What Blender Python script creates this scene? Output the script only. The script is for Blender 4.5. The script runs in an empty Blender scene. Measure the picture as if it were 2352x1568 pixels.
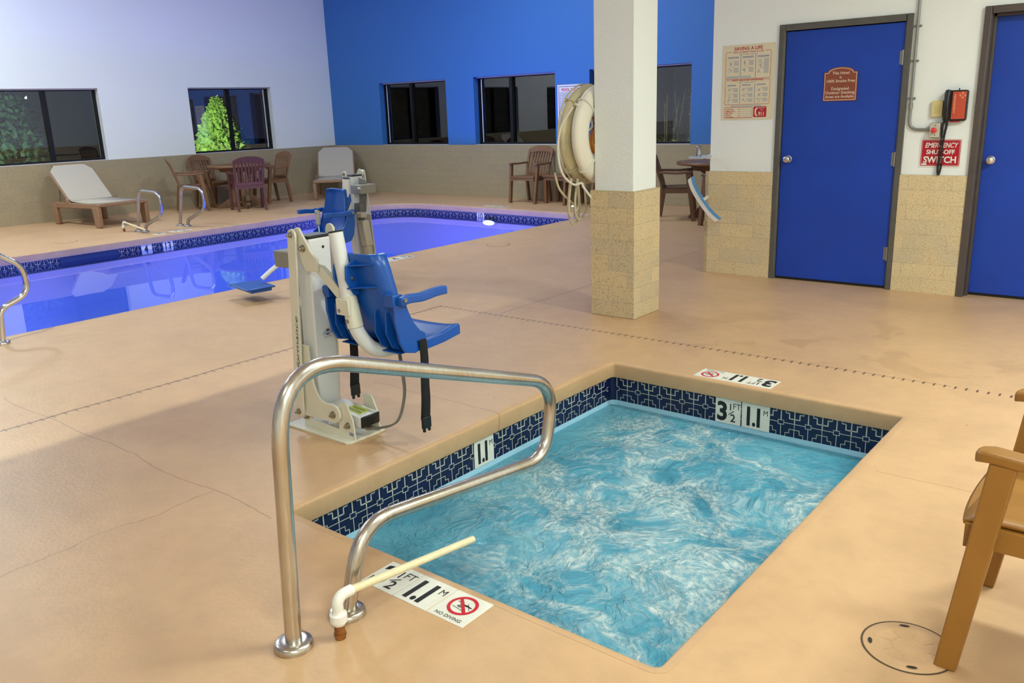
import bpy, bmesh, math, random
from mathutils import Vector, Matrix, noise as mnoise
random.seed(7)
SC = bpy.context.scene
COL = SC.collection
PI = math.pi

# ------------------------------------------------------------------ materials
MATS = {}
def _lin(c):
    return tuple(((v/12.92) if v <= .04045 else ((v+.055)/1.055)**2.4) for v in c)
def rgb(r, g, b):
    return _lin((r/255, g/255, b/255)) + (1,)
def node_mat(name):
    m = bpy.data.materials.new(name); m.use_nodes = True
    nt = m.node_tree; nt.nodes.clear()
    out = nt.nodes.new('ShaderNodeOutputMaterial')
    MATS[name] = m
    return m, nt, out
def N(nt, typ, **kw):
    n = nt.nodes.new(typ)
    for k, v in kw.items():
        if k.startswith('i_'):
            key = k[2:]
            n.inputs[int(key) if key.isdigit() else key.replace('_', ' ')].default_value = v
        else:
            setattr(n, k, v)
    return n
def L(nt, a, b): nt.links.new(a, b)
def math_n(nt, op, a, b=None, c=None, clamp=False):
    n = nt.nodes.new('ShaderNodeMath'); n.operation = op; n.use_clamp = clamp
    for i, v in enumerate((a, b, c)):
        if v is None: continue
        if isinstance(v, (int, float)): n.inputs[i].default_value = v
        else: nt.links.new(v, n.inputs[i])
    return n.outputs[0]
def mixc(nt, fac, a, b, blend='MIX'):
    n = nt.nodes.new('ShaderNodeMix'); n.data_type = 'RGBA'; n.blend_type = blend
    if isinstance(fac, (int, float)): n.inputs[0].default_value = fac
    else: nt.links.new(fac, n.inputs[0])
    for i, v in ((6, a), (7, b)):
        if isinstance(v, tuple): n.inputs[i].default_value = v
        else: nt.links.new(v, n.inputs[i])
    return n.outputs[2]
def ramp(nt, fac, stops):
    n = nt.nodes.new('ShaderNodeValToRGB')
    el = n.color_ramp.elements
    while len(el) < len(stops): el.new(.5)
    for e, (p, c) in zip(el, stops):
        e.position = p; e.color = c if isinstance(c, tuple) else (c, c, c, 1)
    nt.links.new(fac, n.inputs[0])
    return n.outputs[0]
def mat(name, col, rough=.5, metal=0, var=0, vscale=8, bump=0, bscale=60, spec=.5, coat=0):
    if name in MATS: return MATS[name]
    m, nt, out = node_mat(name)
    p = N(nt, 'ShaderNodeBsdfPrincipled')
    p.inputs['Base Color'].default_value = col
    p.inputs['Roughness'].default_value = rough
    p.inputs['Metallic'].default_value = metal
    p.inputs['Specular IOR Level'].default_value = spec
    p.inputs['Coat Weight'].default_value = coat
    tc = N(nt, 'ShaderNodeTexCoord')
    if var:
        n = N(nt, 'ShaderNodeTexNoise', i_Scale=vscale, i_Detail=5.0)
        L(nt, tc.outputs['Object'], n.inputs['Vector'])
        d = tuple(c*(1-var) for c in col[:3]) + (1,)
        l = tuple(min(1, c*(1+var)) for c in col[:3]) + (1,)
        L(nt, ramp(nt, n.outputs['Fac'], [(.3, d), (.7, l)]), p.inputs['Base Color'])
    if bump:
        n = N(nt, 'ShaderNodeTexNoise', i_Scale=bscale, i_Detail=4.0)
        L(nt, tc.outputs['Object'], n.inputs['Vector'])
        b = N(nt, 'ShaderNodeBump', i_Strength=bump, i_Distance=.004)
        L(nt, n.outputs['Fac'], b.inputs['Height']); L(nt, b.outputs['Normal'], p.inputs['Normal'])
    L(nt, p.outputs[0], out.inputs[0])
    return m
def emit(name, col, s):
    m, nt, out = node_mat(name)
    e = N(nt, 'ShaderNodeEmission', i_Color=col, i_Strength=s)
    L(nt, e.outputs[0], out.inputs[0]); return m

def deck_material():
    m, nt, out = node_mat('deck_paint')
    p = N(nt, 'ShaderNodeBsdfPrincipled', i_Roughness=.42)
    p.inputs['Specular IOR Level'].default_value = .45
    tc = N(nt, 'ShaderNodeTexCoord'); P = tc.outputs['Object']
    sep = N(nt, 'ShaderNodeSeparateXYZ'); L(nt, P, sep.inputs[0])
    n1 = N(nt, 'ShaderNodeTexNoise', i_Scale=1.1, i_Detail=6.0, i_Roughness=.55); L(nt, P, n1.inputs['Vector'])
    n2 = N(nt, 'ShaderNodeTexNoise', i_Scale=9.0, i_Detail=8.0, i_Roughness=.65); L(nt, P, n2.inputs['Vector'])
    c = ramp(nt, n1.outputs['Fac'], [(.3, rgb(192, 154, 115)), (.52, rgb(205, 166, 124)), (.75, rgb(198, 157, 117))])
    c = mixc(nt, math_n(nt, 'MULTIPLY', ramp(nt, n2.outputs['Fac'], [(.35, 1.0), (.6, 0.0)]), .22), c, rgb(164, 136, 104))
    # worn, stained patches near the doors and in front of the pillar
    n3 = N(nt, 'ShaderNodeTexNoise', i_Scale=2.3, i_Detail=5.0, i_Distortion=.6); L(nt, P, n3.inputs['Vector'])
    near = N(nt, 'ShaderNodeMapping'); near.inputs['Location'].default_value = (1.6*.5, -5.3*.8, 0); near.inputs['Scale'].default_value = (.5, .8, 0)
    L(nt, P, near.inputs['Vector'])
    ln = N(nt, 'ShaderNodeVectorMath', operation='LENGTH'); L(nt, near.outputs[0], ln.inputs[0])
    zone = ramp(nt, ln.outputs['Value'], [(.35, 1.0), (.8, 0.0)])
    st = math_n(nt, 'MULTIPLY', zone, ramp(nt, n3.outputs['Fac'], [(.57, 0.0), (.6, 1.0)]))
    c = mixc(nt, math_n(nt, 'MULTIPLY', st, .3), c, rgb(158, 120, 86))
    # control joints and hairline cracks, with saw-cut ticks
    wob = N(nt, 'ShaderNodeTexNoise', i_Scale=2.5, i_Detail=4.0); L(nt, P, wob.inputs['Vector'])
    w = math_n(nt, 'MULTIPLY', math_n(nt, 'SUBTRACT', wob.outputs['Fac'], .5), .05)
    X, Y = sep.outputs[0], sep.outputs[1]
    def line(coord, at, width, lo_c, lo, hi, wobble=1.0):
        d = math_n(nt, 'ABSOLUTE', math_n(nt, 'SUBTRACT', math_n(nt, 'ADD', coord, math_n(nt, 'MULTIPLY', w, wobble)), at))
        s = math_n(nt, 'LESS_THAN', d, width)
        r = math_n(nt, 'MULTIPLY', math_n(nt, 'GREATER_THAN', lo_c, lo), math_n(nt, 'LESS_THAN', lo_c, hi))
        return math_n(nt, 'MULTIPLY', s, r)
    def ticks(coord, at, half, along, lo, hi, period):
        fr = math_n(nt, 'FRACT', math_n(nt, 'DIVIDE', along, period))
        t = math_n(nt, 'LESS_THAN', fr, .2)
        d = math_n(nt, 'LESS_THAN', math_n(nt, 'ABSOLUTE', math_n(nt, 'SUBTRACT', coord, at)), half)
        r = math_n(nt, 'MULTIPLY', math_n(nt, 'GREATER_THAN', along, lo), math_n(nt, 'LESS_THAN', along, hi))
        return math_n(nt, 'MULTIPLY', math_n(nt, 'MULTIPLY', t, d), r)
    strong = math_n(nt, 'MAXIMUM', line(X, -4.63, .006, Y, -3, 4.77), ticks(Y, 4.755, .022, X, -4.63, 2.5, .052))
    faint = line(Y, 4.765, .004, X, -4.63, -.9, .6)
    faint = math_n(nt, 'MAXIMUM', faint, line(X, -4.05, .005, Y, 4.8, 11.6, .5))
    strong = math_n(nt, 'MAXIMUM', strong, math_n(nt, 'MULTIPLY', ticks(X, -4.62, .025, Y, .5, 4.77, .06), .55))
    hair = line(Y, 1.72, .003, X, -5.2, -2.64, 1.6)
    hair = math_n(nt, 'MAXIMUM', hair, line(X, -3.07, .0025, Y, .7, 1.72, 3.5))
    hair = math_n(nt, 'MAXIMUM', hair, line(Y, 3.45, .0025, X, -.9, 2, 1.5))
    hair = math_n(nt, 'MAXIMUM', hair, line(Y, 3.12, .003, X, -3.6, -2.62, 3.0))
    lines = math_n(nt, 'MAXIMUM', math_n(nt, 'MULTIPLY', strong, .85), math_n(nt, 'MAXIMUM', math_n(nt, 'MULTIPLY', faint, .5), math_n(nt, 'MULTIPLY', hair, .38)))
    c = mixc(nt, lines, c, rgb(70, 50, 38))
    # small dark nicks
    vo = N(nt, 'ShaderNodeTexVoronoi', i_Scale=2.2); L(nt, P, vo.inputs['Vector'])
    nick = math_n(nt, 'LESS_THAN', vo.outputs['Distance'], .012)
    c = mixc(nt, math_n(nt, 'MULTIPLY', nick, .7), c, rgb(80, 58, 44))
    L(nt, c, p.inputs['Base Color'])
    nb = N(nt, 'ShaderNodeTexNoise', i_Scale=55.0, i_Detail=5.0); L(nt, P, nb.inputs['Vector'])
    nb2 = N(nt, 'ShaderNodeTexNoise', i_Scale=5.0, i_Detail=3.0); L(nt, P, nb2.inputs['Vector'])
    hgt = math_n(nt, 'ADD', math_n(nt, 'MULTIPLY', nb.outputs['Fac'], .5), math_n(nt, 'MULTIPLY', nb2.outputs['Fac'], 1.2))
    b = N(nt, 'ShaderNodeBump', i_Strength=.35, i_Distance=.006)
    L(nt, math_n(nt, 'SUBTRACT', hgt, math_n(nt, 'MULTIPLY', lines, .8)), b.inputs['Height'])
    L(nt, b.outputs['Normal'], p.inputs['Normal'])
    L(nt, p.outputs[0], out.inputs[0])
    return m

def block_material(name, tint=(1, 1, 1), scale=1.0, specks=1.0, contrast=1.0):
    """Split-face concrete block: courses, tinted blocks and dark aggregate specks."""
    m, nt, out = node_mat(name)
    p = N(nt, 'ShaderNodeBsdfPrincipled', i_Roughness=.85)
    tc = N(nt, 'ShaderNodeTexCoord'); P = tc.outputs['Object']
    sep = N(nt, 'ShaderNodeSeparateXYZ'); L(nt, P, sep.inputs[0])
    ux = math_n(nt, 'ADD', sep.outputs[0], sep.outputs[1])
    cmb = N(nt, 'ShaderNodeCombineXYZ'); L(nt, ux, cmb.inputs[0]); L(nt, sep.outputs[2], cmb.inputs[1])
    T = lambda r, g, b: tuple(a*b2 for a, b2 in zip(rgb(r, g, b)[:3], tint)) + (1,)
    br = N(nt, 'ShaderNodeTexBrick', i_Scale=1.0)
    br.inputs['Brick Width'].default_value = .31; br.inputs['Row Height'].default_value = .1138
    br.inputs['Mortar Size'].default_value = .0022; br.inputs['Mortar Smooth'].default_value = .3
    a1, a2, mo = Vector((201, 176, 128)), Vector((178, 160, 125)), Vector((150, 130, 98)); mid = (a1+a2)/2
    a1, a2, mo = (mid.lerp(q, contrast) for q in (a1, a2, mo))
    br.inputs['Color1'].default_value = T(*a1); br.inputs['Color2'].default_value = T(*a2)
    br.inputs['Mortar'].default_value = T(*mo)
    L(nt, cmb.outputs[0], br.inputs['Vector'])
    n1 = N(nt, 'ShaderNodeTexNoise', i_Scale=5.0, i_Detail=4.0); L(nt, P, n1.inputs['Vector'])
    c = mixc(nt, math_n(nt, 'MULTIPLY', ramp(nt, n1.outputs['Fac'], [(.4, 0.0), (.65, 1.0)]), .5*contrast), br.outputs['Color'], T(206, 172, 112))
    n2 = N(nt, 'ShaderNodeTexNoise', i_Scale=95.0*scale, i_Detail=2.0); L(nt, P, n2.inputs['Vector'])
    c = mixc(nt, ramp(nt, n2.outputs['Fac'], [(.34, .8*specks), (.42, 0.0)]), c, T(96, 78, 58))
    n3 = N(nt, 'ShaderNodeTexNoise', i_Scale=140.0*scale, i_Detail=2.0); L(nt, P, n3.inputs['Vector'])
    c = mixc(nt, ramp(nt, n3.outputs['Fac'], [(.6, 0.0), (.7, .5)]), c, T(226, 208, 166))
    L(nt, c, p.inputs['Base Color'])
    b = N(nt, 'ShaderNodeBump', i_Strength=.5, i_Distance=.004)
    L(nt, math_n(nt, 'ADD', n2.outputs['Fac'], math_n(nt, 'MULTIPLY', br.outputs['Fac'], -.8)), b.inputs['Height'])
    L(nt, b.outputs['Normal'], p.inputs['Normal'])
    L(nt, p.outputs[0], out.inputs[0])
    return m

def glass_material(name, tint=(.93, .97, .95, 1), ior=1.5, rough=0.0, boost=0.0):
    m, nt, out = node_mat(name)
    t = N(nt, 'ShaderNodeBsdfTransparent', i_Color=tint)
    g = N(nt, 'ShaderNodeBsdfGlossy', i_Roughness=rough)
    f = N(nt, 'ShaderNodeFresnel', i_IOR=ior)
    mx = N(nt, 'ShaderNodeMixShader')
    L(nt, math_n(nt, 'ADD', f.outputs[0], boost, clamp=True), mx.inputs[0]); L(nt, t.outputs[0], mx.inputs[1]); L(nt, g.outputs[0], mx.inputs[2])
    L(nt, mx.outputs[0], out.inputs[0])
    return m

def pool_water_material():
    m, nt, out = node_mat('pool_water')
    tc = N(nt, 'ShaderNodeTexCoord'); P = tc.outputs['Object']
    n = N(nt, 'ShaderNodeTexNoise', i_Scale=1.2, i_Detail=2.0); L(nt, P, n.inputs['Vector'])
    b = N(nt, 'ShaderNodeBump', i_Strength=.05, i_Distance=.02)
    L(nt, n.outputs['Fac'], b.inputs['Height'])
    t = N(nt, 'ShaderNodeBsdfTransparent', i_Color=(.27, .42, .86, 1))
    g = N(nt, 'ShaderNodeBsdfGlossy', i_Roughness=.008)
    L(nt, b.outputs['Normal'], g.inputs['Normal'])
    f = N(nt, 'ShaderNodeFresnel', i_IOR=1.36); L(nt, b.outputs['Normal'], f.inputs['Normal'])
    mx = N(nt, 'ShaderNodeMixShader')
    L(nt, f.outputs[0], mx.inputs[0]); L(nt, t.outputs[0], mx.inputs[1]); L(nt, g.outputs[0], mx.inputs[2])
    L(nt, mx.outputs[0], out.inputs[0])
    return m

def spa_water_material():
    m, nt, out = node_mat('spa_water')
    tc = N(nt, 'ShaderNodeTexCoord'); P = tc.outputs['Object']
    # swirling lines of froth: ridged noise, twice distorted
    d1 = N(nt, 'ShaderNodeTexNoise', i_Scale=1.6, i_Detail=3.0); L(nt, P, d1.inputs['Vector'])
    off = N(nt, 'ShaderNodeVectorMath', operation='MULTIPLY_ADD')
    L(nt, d1.outputs['Color'], off.inputs[0]); off.inputs[1].default_value = (.5, .5, 0); L(nt, P, off.inputs[2])
    W = off.outputs[0]
    def ridged(scale, seed):
        mp = N(nt, 'ShaderNodeMapping'); mp.inputs['Location'].default_value = (seed, seed*.7, 0); L(nt, W, mp.inputs['Vector'])
        n = N(nt, 'ShaderNodeTexNoise', i_Scale=scale, i_Detail=5.0, i_Roughness=.6, i_Distortion=.5); L(nt, mp.outputs[0], n.inputs['Vector'])
        return math_n(nt, 'SUBTRACT', 1.0, math_n(nt, 'ABSOLUTE', math_n(nt, 'MULTIPLY', math_n(nt, 'SUBTRACT', n.outputs['Fac'], .5), 2.0)))
    r1 = ramp(nt, ridged(1.9, 3.1), [(.83, 0.0), (.985, .95)])
    r2 = ramp(nt, ridged(4.2, 8.3), [(.9, 0.0), (1.0, .55)])
    br = N(nt, 'ShaderNodeTexNoise', i_Scale=2.1, i_Detail=7.0, i_Roughness=.7); L(nt, W, br.inputs['Vector'])
    patch = ramp(nt, br.outputs['Fac'], [(.52, 0.0), (.78, .7)])
    fine = N(nt, 'ShaderNodeTexNoise', i_Scale=38.0, i_Detail=4.0, i_Roughness=.7); L(nt, W, fine.inputs['Vector'])
    fz = ramp(nt, fine.outputs['Fac'], [(.38, .25), (.62, 1.0)])
    # the jets boil up in the middle and towards the near right corner; the left side stays calmer
    sep = N(nt, 'ShaderNodeSeparateXYZ'); L(nt, P, sep.inputs[0])
    def blob(cx, cy, rx, ry):
        a = math_n(nt, 'DIVIDE', math_n(nt, 'SUBTRACT', sep.outputs[0], cx), rx)
        b = math_n(nt, 'DIVIDE', math_n(nt, 'SUBTRACT', sep.outputs[1], cy), ry)
        q = math_n(nt, 'ADD', math_n(nt, 'MULTIPLY', a, a), math_n(nt, 'MULTIPLY', b, b))
        return ramp(nt, q, [(0.0, 1.0), (1.0, 0.0)])
    zone = math_n(nt, 'MAXIMUM', blob(.12, .1, .95, 1.1), math_n(nt, 'MAXIMUM', blob(.6, -.85, .62, .85), math_n(nt, 'MULTIPLY', blob(-.25, .85, .5, .5), .8)))
    zone = ramp(nt, zone, [(0.0, .12), (.55, 1.0)])
    foam = math_n(nt, 'MAXIMUM', math_n(nt, 'MAXIMUM', r1, r2), patch)
    foam = math_n(nt, 'MULTIPLY', math_n(nt, 'MULTIPLY', foam, fz), zone, clamp=True)
    deep = N(nt, 'ShaderNodeTexNoise', i_Scale=2.6, i_Detail=3.0); L(nt, W, deep.inputs['Vector'])
    base = ramp(nt, deep.outputs['Fac'], [(.32, rgb(66, 142, 170)), (.5, rgb(92, 172, 198)), (.72, rgb(122, 194, 214))])
    col = mixc(nt, foam, base, rgb(214, 228, 226))
    p = N(nt, 'ShaderNodeBsdfPrincipled', i_IOR=1.33)
    L(nt, col, p.inputs['Base Color'])
    L(nt, math_n(nt, 'MULTIPLY_ADD', foam, .5, .06), p.inputs['Roughness'])
    bn = N(nt, 'ShaderNodeTexNoise', i_Scale=16.0, i_Detail=5.0, i_Distortion=1.2); L(nt, W, bn.inputs['Vector'])
    b = N(nt, 'ShaderNodeBump', i_Strength=.9, i_Distance=.03)
    L(nt, math_n(nt, 'ADD', bn.outputs['Fac'], math_n(nt, 'MULTIPLY', foam, .25)), b.inputs['Height'])
    L(nt, b.outputs['Normal'], p.inputs['Normal'])
    t = N(nt, 'ShaderNodeBsdfTransparent', i_Color=(.6, .9, .95, 1))
    mx = N(nt, 'ShaderNodeMixShader')
    L(nt, math_n(nt, 'MULTIPLY_ADD', foam, .22, .74, clamp=True), mx.inputs[0])
    L(nt, t.outputs[0], mx.inputs[1]); L(nt, p.outputs[0], mx.inputs[2])
    L(nt, mx.outputs[0], out.inputs[0])
    return m

def steel_material(name, col, rough, stain=None):
    m, nt, out = node_mat(name)
    p = N(nt, 'ShaderNodeBsdfPrincipled', i_Metallic=1.0, i_Roughness=rough)
    tc = N(nt, 'ShaderNodeTexCoord'); P = tc.outputs['Object']
    mp = N(nt, 'ShaderNodeMapping'); mp.inputs['Scale'].default_value = (30, 30, 3); L(nt, P, mp.inputs['Vector'])
    n = N(nt, 'ShaderNodeTexNoise', i_Scale=3.0, i_Detail=4.0); L(nt, mp.outputs[0], n.inputs['Vector'])
    dk = tuple(c*.8 for c in col[:3]) + (1,)
    c = ramp(nt, n.outputs['Fac'], [(.3, dk), (.7, col)])
    if stain:
        n2 = N(nt, 'ShaderNodeTexNoise', i_Scale=6.0, i_Detail=5.0); L(nt, P, n2.inputs['Vector'])
        c = mixc(nt, math_n(nt, 'MULTIPLY', ramp(nt, n2.outputs['Fac'], [(.45, 0.0), (.7, 1.0)]), .4), c, stain)
    L(nt, c, p.inputs['Base Color'])
    b = N(nt, 'ShaderNodeBump', i_Strength=.08, i_Distance=.002); L(nt, n.outputs['Fac'], b.inputs['Height'])
    L(nt, b.outputs['Normal'], p.inputs['Normal'])
    L(nt, p.outputs[0], out.inputs[0]); return m

DECK = deck_material()
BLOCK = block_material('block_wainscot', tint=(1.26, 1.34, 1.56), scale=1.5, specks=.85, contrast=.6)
BLOCK_DIM = block_material('block_wainscot_dim', tint=(.74, .8, .94), specks=.55, contrast=.25)  # same block as above; the hall's greyer, dimmer light put into the tint
WHITE = mat('white_wall_paint', rgb(236, 241, 240), .75, bump=.35, bscale=45)
STUCCO = mat('white_stucco', rgb(240, 245, 244), .85, bump=1.0, bscale=85)
BLUEWALL = mat('blue_wall_paint', rgb(56, 116, 186), .6, bump=.25, bscale=40)
CEIL = mat('ceiling_paint', rgb(225, 225, 225), .9)
DOORBLUE = mat('door_blue', rgb(10, 62, 172), .42, var=.08, vscale=3, bump=.06, bscale=90)
FRAME_GREY = mat('door_frame_grey', rgb(88, 86, 82), .45, var=.1, vscale=14)
FRAME_BROWN = mat('door_frame_brown', rgb(80, 71, 68), .4, var=.1, vscale=14)
ALU = mat('window_bronze', rgb(24, 24, 28), .4, metal=.4)
SILLWHITE = mat('sill_white', rgb(205, 205, 212), .6)
SILVER = mat('bright_strip', rgb(225, 228, 232), .35, metal=.3)
GLASS = glass_material('window_glass', ior=1.75, boost=.03)
STEEL = steel_material('stainless', (.66, .63, .58, 1), .27, stain=(.42, .3, .16, 1))
CHROME = steel_material('chrome', (.75, .75, .77, 1), .12)
POOLW = pool_water_material()
SPAW = spa_water_material()
PLASTER = mat('pool_plaster', rgb(206, 220, 236), .7, bump=.3, bscale=60)
SPAPLASTER = mat('spa_plaster', rgb(168, 214, 236), .7, bump=.9, bscale=120)
NAVY = mat('navy_tile', rgb(12, 22, 64), .32, var=.25, vscale=16)
GROUT = mat('tile_grout', rgb(196, 196, 184), .7)
TILEWHITE = mat('marker_tile_white', rgb(226, 224, 212), .3, var=.04, vscale=30)
INK = mat('ink_black', rgb(22, 22, 24), .5)
RED = mat('sign_red', rgb(176, 16, 36), .4)
SIGNRED = mat('no_diving_red', rgb(196, 38, 52), .5)
IVORY = mat('lift_ivory', rgb(222, 219, 200), .35, var=.03, vscale=12, coat=.2)
LIFTWHITE = mat('lift_white', rgb(224, 226, 226), .35, coat=.2)
SEATBLUE = mat('seat_blue', rgb(16, 82, 170), .3, spec=.5)
BLACK = mat('black_plastic', rgb(20, 21, 22), .4)
WEB = mat('black_webbing', rgb(12, 12, 13), .8, bump=.5, bscale=300)
GREYBOX = mat('grey_housing', rgb(140, 139, 130), .5)
GREYDARK = mat('grey_channel', rgb(105, 105, 104), .5)
BEIGEBOX = mat('actuator_beige', rgb(178, 173, 152), .45)
BOLT = mat('bolt_steel', rgb(170, 163, 145), .3, metal=1)
PVC = mat('pvc_cream', rgb(226, 214, 176), .4, var=.06, vscale=25)
PVCW = mat('pvc_white', rgb(232, 230, 222), .35)
COPPER = mat('copper_brown', rgb(150, 98, 52), .4, metal=.5, var=.3, vscale=40)
RESIN = mat('resin_brown', rgb(128, 92, 62), .42, var=.05, vscale=10)
RESINTAN = mat('resin_tan', rgb(150, 104, 42), .38, var=.05, vscale=10)
RESINPLUM = mat('resin_plum', rgb(98, 58, 62), .42, var=.05)
RESINDARK = mat('resin_dark', rgb(106, 76, 56), .42)
SLING = mat('lounger_sling', rgb(190, 180, 162), .8, bump=.3, bscale=400)
ROPEW = mat('rope_white', rgb(226, 222, 208), .8, bump=.8, bscale=250)
ROPEOLD = mat('rope_cream', rgb(200, 188, 156), .85, bump=.8, bscale=250)
ROPEO = mat('rope_orange', rgb(214, 130, 30), .7, bump=.8, bscale=250)
BUOYW = mat('buoy_white', rgb(228, 222, 206), .45)
BUOYOLD = mat('buoy_dirty', rgb(205, 194, 154), .6, var=.16, vscale=9)
CREAM = mat('cream_plastic', rgb(214, 200, 140), .45)
BOXSTEEL = mat('switch_box_steel', rgb(190, 188, 178), .35, metal=.6)
CONDUIT = mat('conduit_grey', rgb(140, 141, 136), .4, metal=.5)
PHONERED = mat('phone_face_red', rgb(196, 78, 54), .45)
PAPER = mat('poster_paper', rgb(222, 212, 184), .6)
PINK = mat('poster_ink_red', rgb(188, 58, 56), .6)
BLUEINK = mat('poster_ink_blue', rgb(96, 118, 168), .6)
TEALINK = mat('poster_ink_teal', rgb(138, 170, 188), .6)
LILACINK = mat('poster_ink_lilac', rgb(176, 160, 184), .6)
SIGNWHITE = mat('sign_white', rgb(230, 229, 224), .4)
SIGNBROWN = mat('sign_brown', rgb(136, 70, 50), .5, var=.15, vscale=60)
SIGNCREAM = mat('sign_cream', rgb(232, 212, 190), .5)
NAVYINK = mat('navy_ink', rgb(32, 44, 120), .5)
BRUSHBLUE = mat('brush_blue', rgb(84, 150, 210), .4)
BRISTLE = mat('brush_bristle', rgb(226, 226, 222), .85, bump=1, bscale=220)
LEAF = mat('conifer_green', rgb(120, 156, 70), .7, var=.45, vscale=14)
LEAFD = mat('conifer_dark', rgb(62, 98, 66), .75, var=.4, vscale=14)
GRASSM = mat('grass_blade', rgb(140, 158, 92), .7, var=.3, vscale=5)
STALK = mat('dry_stalk', rgb(150, 142, 120), .8)
NIGHT = mat('night_ground', rgb(44, 42, 40), .95, var=.2, vscale=2)
NIGHTWALL = mat('night_wall', rgb(92, 90, 98), .9)
BARK = mat('bark', rgb(70, 54, 40), .9)

# ------------------------------------------------------------------ mesh builder
class MB:
    def __init__(s): s.v = []; s.f = []; s.m = []
    def add(s, verts, faces, mi=0, mtx=None):
        o = len(s.v)
        for v in verts:
            v = Vector(v)
            s.v.append(mtx @ v if mtx is not None else v)
        for f in faces:
            s.f.append([i+o for i in f]); s.m.append(mi)
        return s
    def box(s, c, d, mi=0, rot=None):
        x, y, z = d[0]/2, d[1]/2, d[2]/2
        vs = [(-x,-y,-z),(x,-y,-z),(x,y,-z),(-x,y,-z),(-x,-y,z),(x,-y,z),(x,y,z),(-x,y,z)]
        M = Matrix.Translation(c)
        if rot is not None: M = M @ rot
        return s.add(vs, [(0,3,2,1),(4,5,6,7),(0,1,5,4),(1,2,6,5),(2,3,7,6),(3,0,4,7)], mi, M)
    def bb(s, a, b, mi=0):
        return s.box([(p+q)/2 for p, q in zip(a, b)], [abs(q-p) for p, q in zip(a, b)], mi)
    def hexa(s, b4, t4, mi=0):
        return s.add(list(b4)+list(t4), [(0,3,2,1),(4,5,6,7),(0,1,5,4),(1,2,6,5),(2,3,7,6),(3,0,4,7)], mi)
    def prism(s, poly, axis, a, b, mi=0):
        """poly: 2D points; extruded along axis ('x': (y,z), 'y': (x,z), 'z': (x,y)) from a to b."""
        def P(p, t):
            return {'x': (t, p[0], p[1]), 'y': (p[0], t, p[1]), 'z': (p[0], p[1], t)}[axis]
        n = len(poly)
        vs = [P(p, a) for p in poly] + [P(p, b) for p in poly]
        fs = [list(range(n))[::-1], list(range(n, 2*n))] + [(i, (i+1) % n, n+(i+1) % n, n+i) for i in range(n)]
        return s.add(vs, fs, mi)
    def tube(s, path, r, n=12, mi=0, caps=True, closed=False, flat=None):
        path = [Vector(p) for p in path]; k = len(path)
        rs = r if isinstance(r, (list, tuple)) else [r]*k
        rings = []; up = None
        for i, p in enumerate(path):
            if closed: t = path[(i+1) % k]-path[i-1]
            else: t = path[min(i+1, k-1)]-path[max(i-1, 0)]
            t.normalize()
            if up is None:
                up = Vector((0,0,1)) if abs(t.z) < .9 else Vector((1,0,0))
            a = (up - t*up.dot(t)).normalized(); b = t.cross(a); up = a
            ring = []
            for j in range(n):
                th = 2*PI*j/n
                ring.append(p + (a*math.cos(th) + b*math.sin(th)*(flat or 1))*rs[i])
            rings.append(ring)
        vs = [v for ring in rings for v in ring]; fs = []
        for i in range(k if closed else k-1):
            i2 = (i+1) % k
            for j in range(n):
                fs.append((i*n+j, i*n+(j+1) % n, i2*n+(j+1) % n, i2*n+j))
        if caps and not closed:
            fs.append(list(range(n))[::-1]); fs.append([(k-1)*n+j for j in range(n)])
        return s.add(vs, fs, mi)
    def cyl(s, a, b, r, n=20, mi=0, r2=None):
        return s.tube([a, b], [r, r if r2 is None else r2], n, mi)
    def lathe(s, prof, c=(0,0,0), n=28, mi=0, axis='z', mtx=None):
        vs = []; fs = []
        for r, z in prof:
            for j in range(n):
                th = 2*PI*j/n
                p = (r*math.cos(th), r*math.sin(th), z)
                if axis == 'y': p = (p[0], p[2], p[1])
                if axis == 'x': p = (p[2], p[0], p[1])
                vs.append((p[0]+c[0], p[1]+c[1], p[2]+c[2]))
        k = len(prof)
        for i in range(k-1):
            for j in range(n):
                fs.append((i*n+j, i*n+(j+1) % n, (i+1)*n+(j+1) % n, (i+1)*n+j))
        if prof[0][0] > 1e-6: fs.append(list(range(n))[::-1])
        if prof[-1][0] > 1e-6: fs.append([(k-1)*n+j for j in range(n)])
        return s.add(vs, fs, mi, mtx)
    def torus(s, c, R, r, axis='x', n=48, k=14, mi=0, sq=1.0):
        pts = []
        for i in range(n):
            th = 2*PI*i/n
            d = (math.cos(th), math.sin(th))
            pts.append({'x': (c[0], c[1]+R*d[0], c[2]+R*d[1]), 'z': (c[0]+R*d[0], c[1]+R*d[1], c[2]), 'y': (c[0]+R*d[0], c[1], c[2]+R*d[1])}[axis])
        return s.tube(pts, r, k, mi, closed=True)
    def quad(s, pts, mi=0): return s.add(pts, [list(range(len(pts)))], mi)
    def text(s, body, o, xd, yd, size, mi=0, bold=0.0, align='CENTER', shear=0.0, sx=1.0, lift=.0006, depth=0.0):
        """Flat lettering: baseline origin o, unit x direction xd, unit up direction yd."""
        cu = bpy.data.curves.new('t', 'FONT'); cu.body = body; cu.size = 1.0; cu.align_x = align
        cu.offset = bold; cu.shear = shear; cu.resolution_u = 3
        ob = bpy.data.objects.new('t', cu); COL.objects.link(ob)
        dg = bpy.context.evaluated_depsgraph_get()
        me = bpy.data.meshes.new_from_object(ob.evaluated_get(dg))
        xd = Vector(xd).normalized(); yd = Vector(yd).normalized(); zd = xd.cross(yd)
        o = Vector(o) + zd*lift
        vs = [o + xd*(v.co.x*size*sx) + yd*(v.co.y*size) for v in me.vertices]
        s.add(vs, [list(p.vertices) for p in me.polygons], mi)
        bpy.data.objects.remove(ob); bpy.data.curves.remove(cu); bpy.data.meshes.remove(me)
        return s
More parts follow.
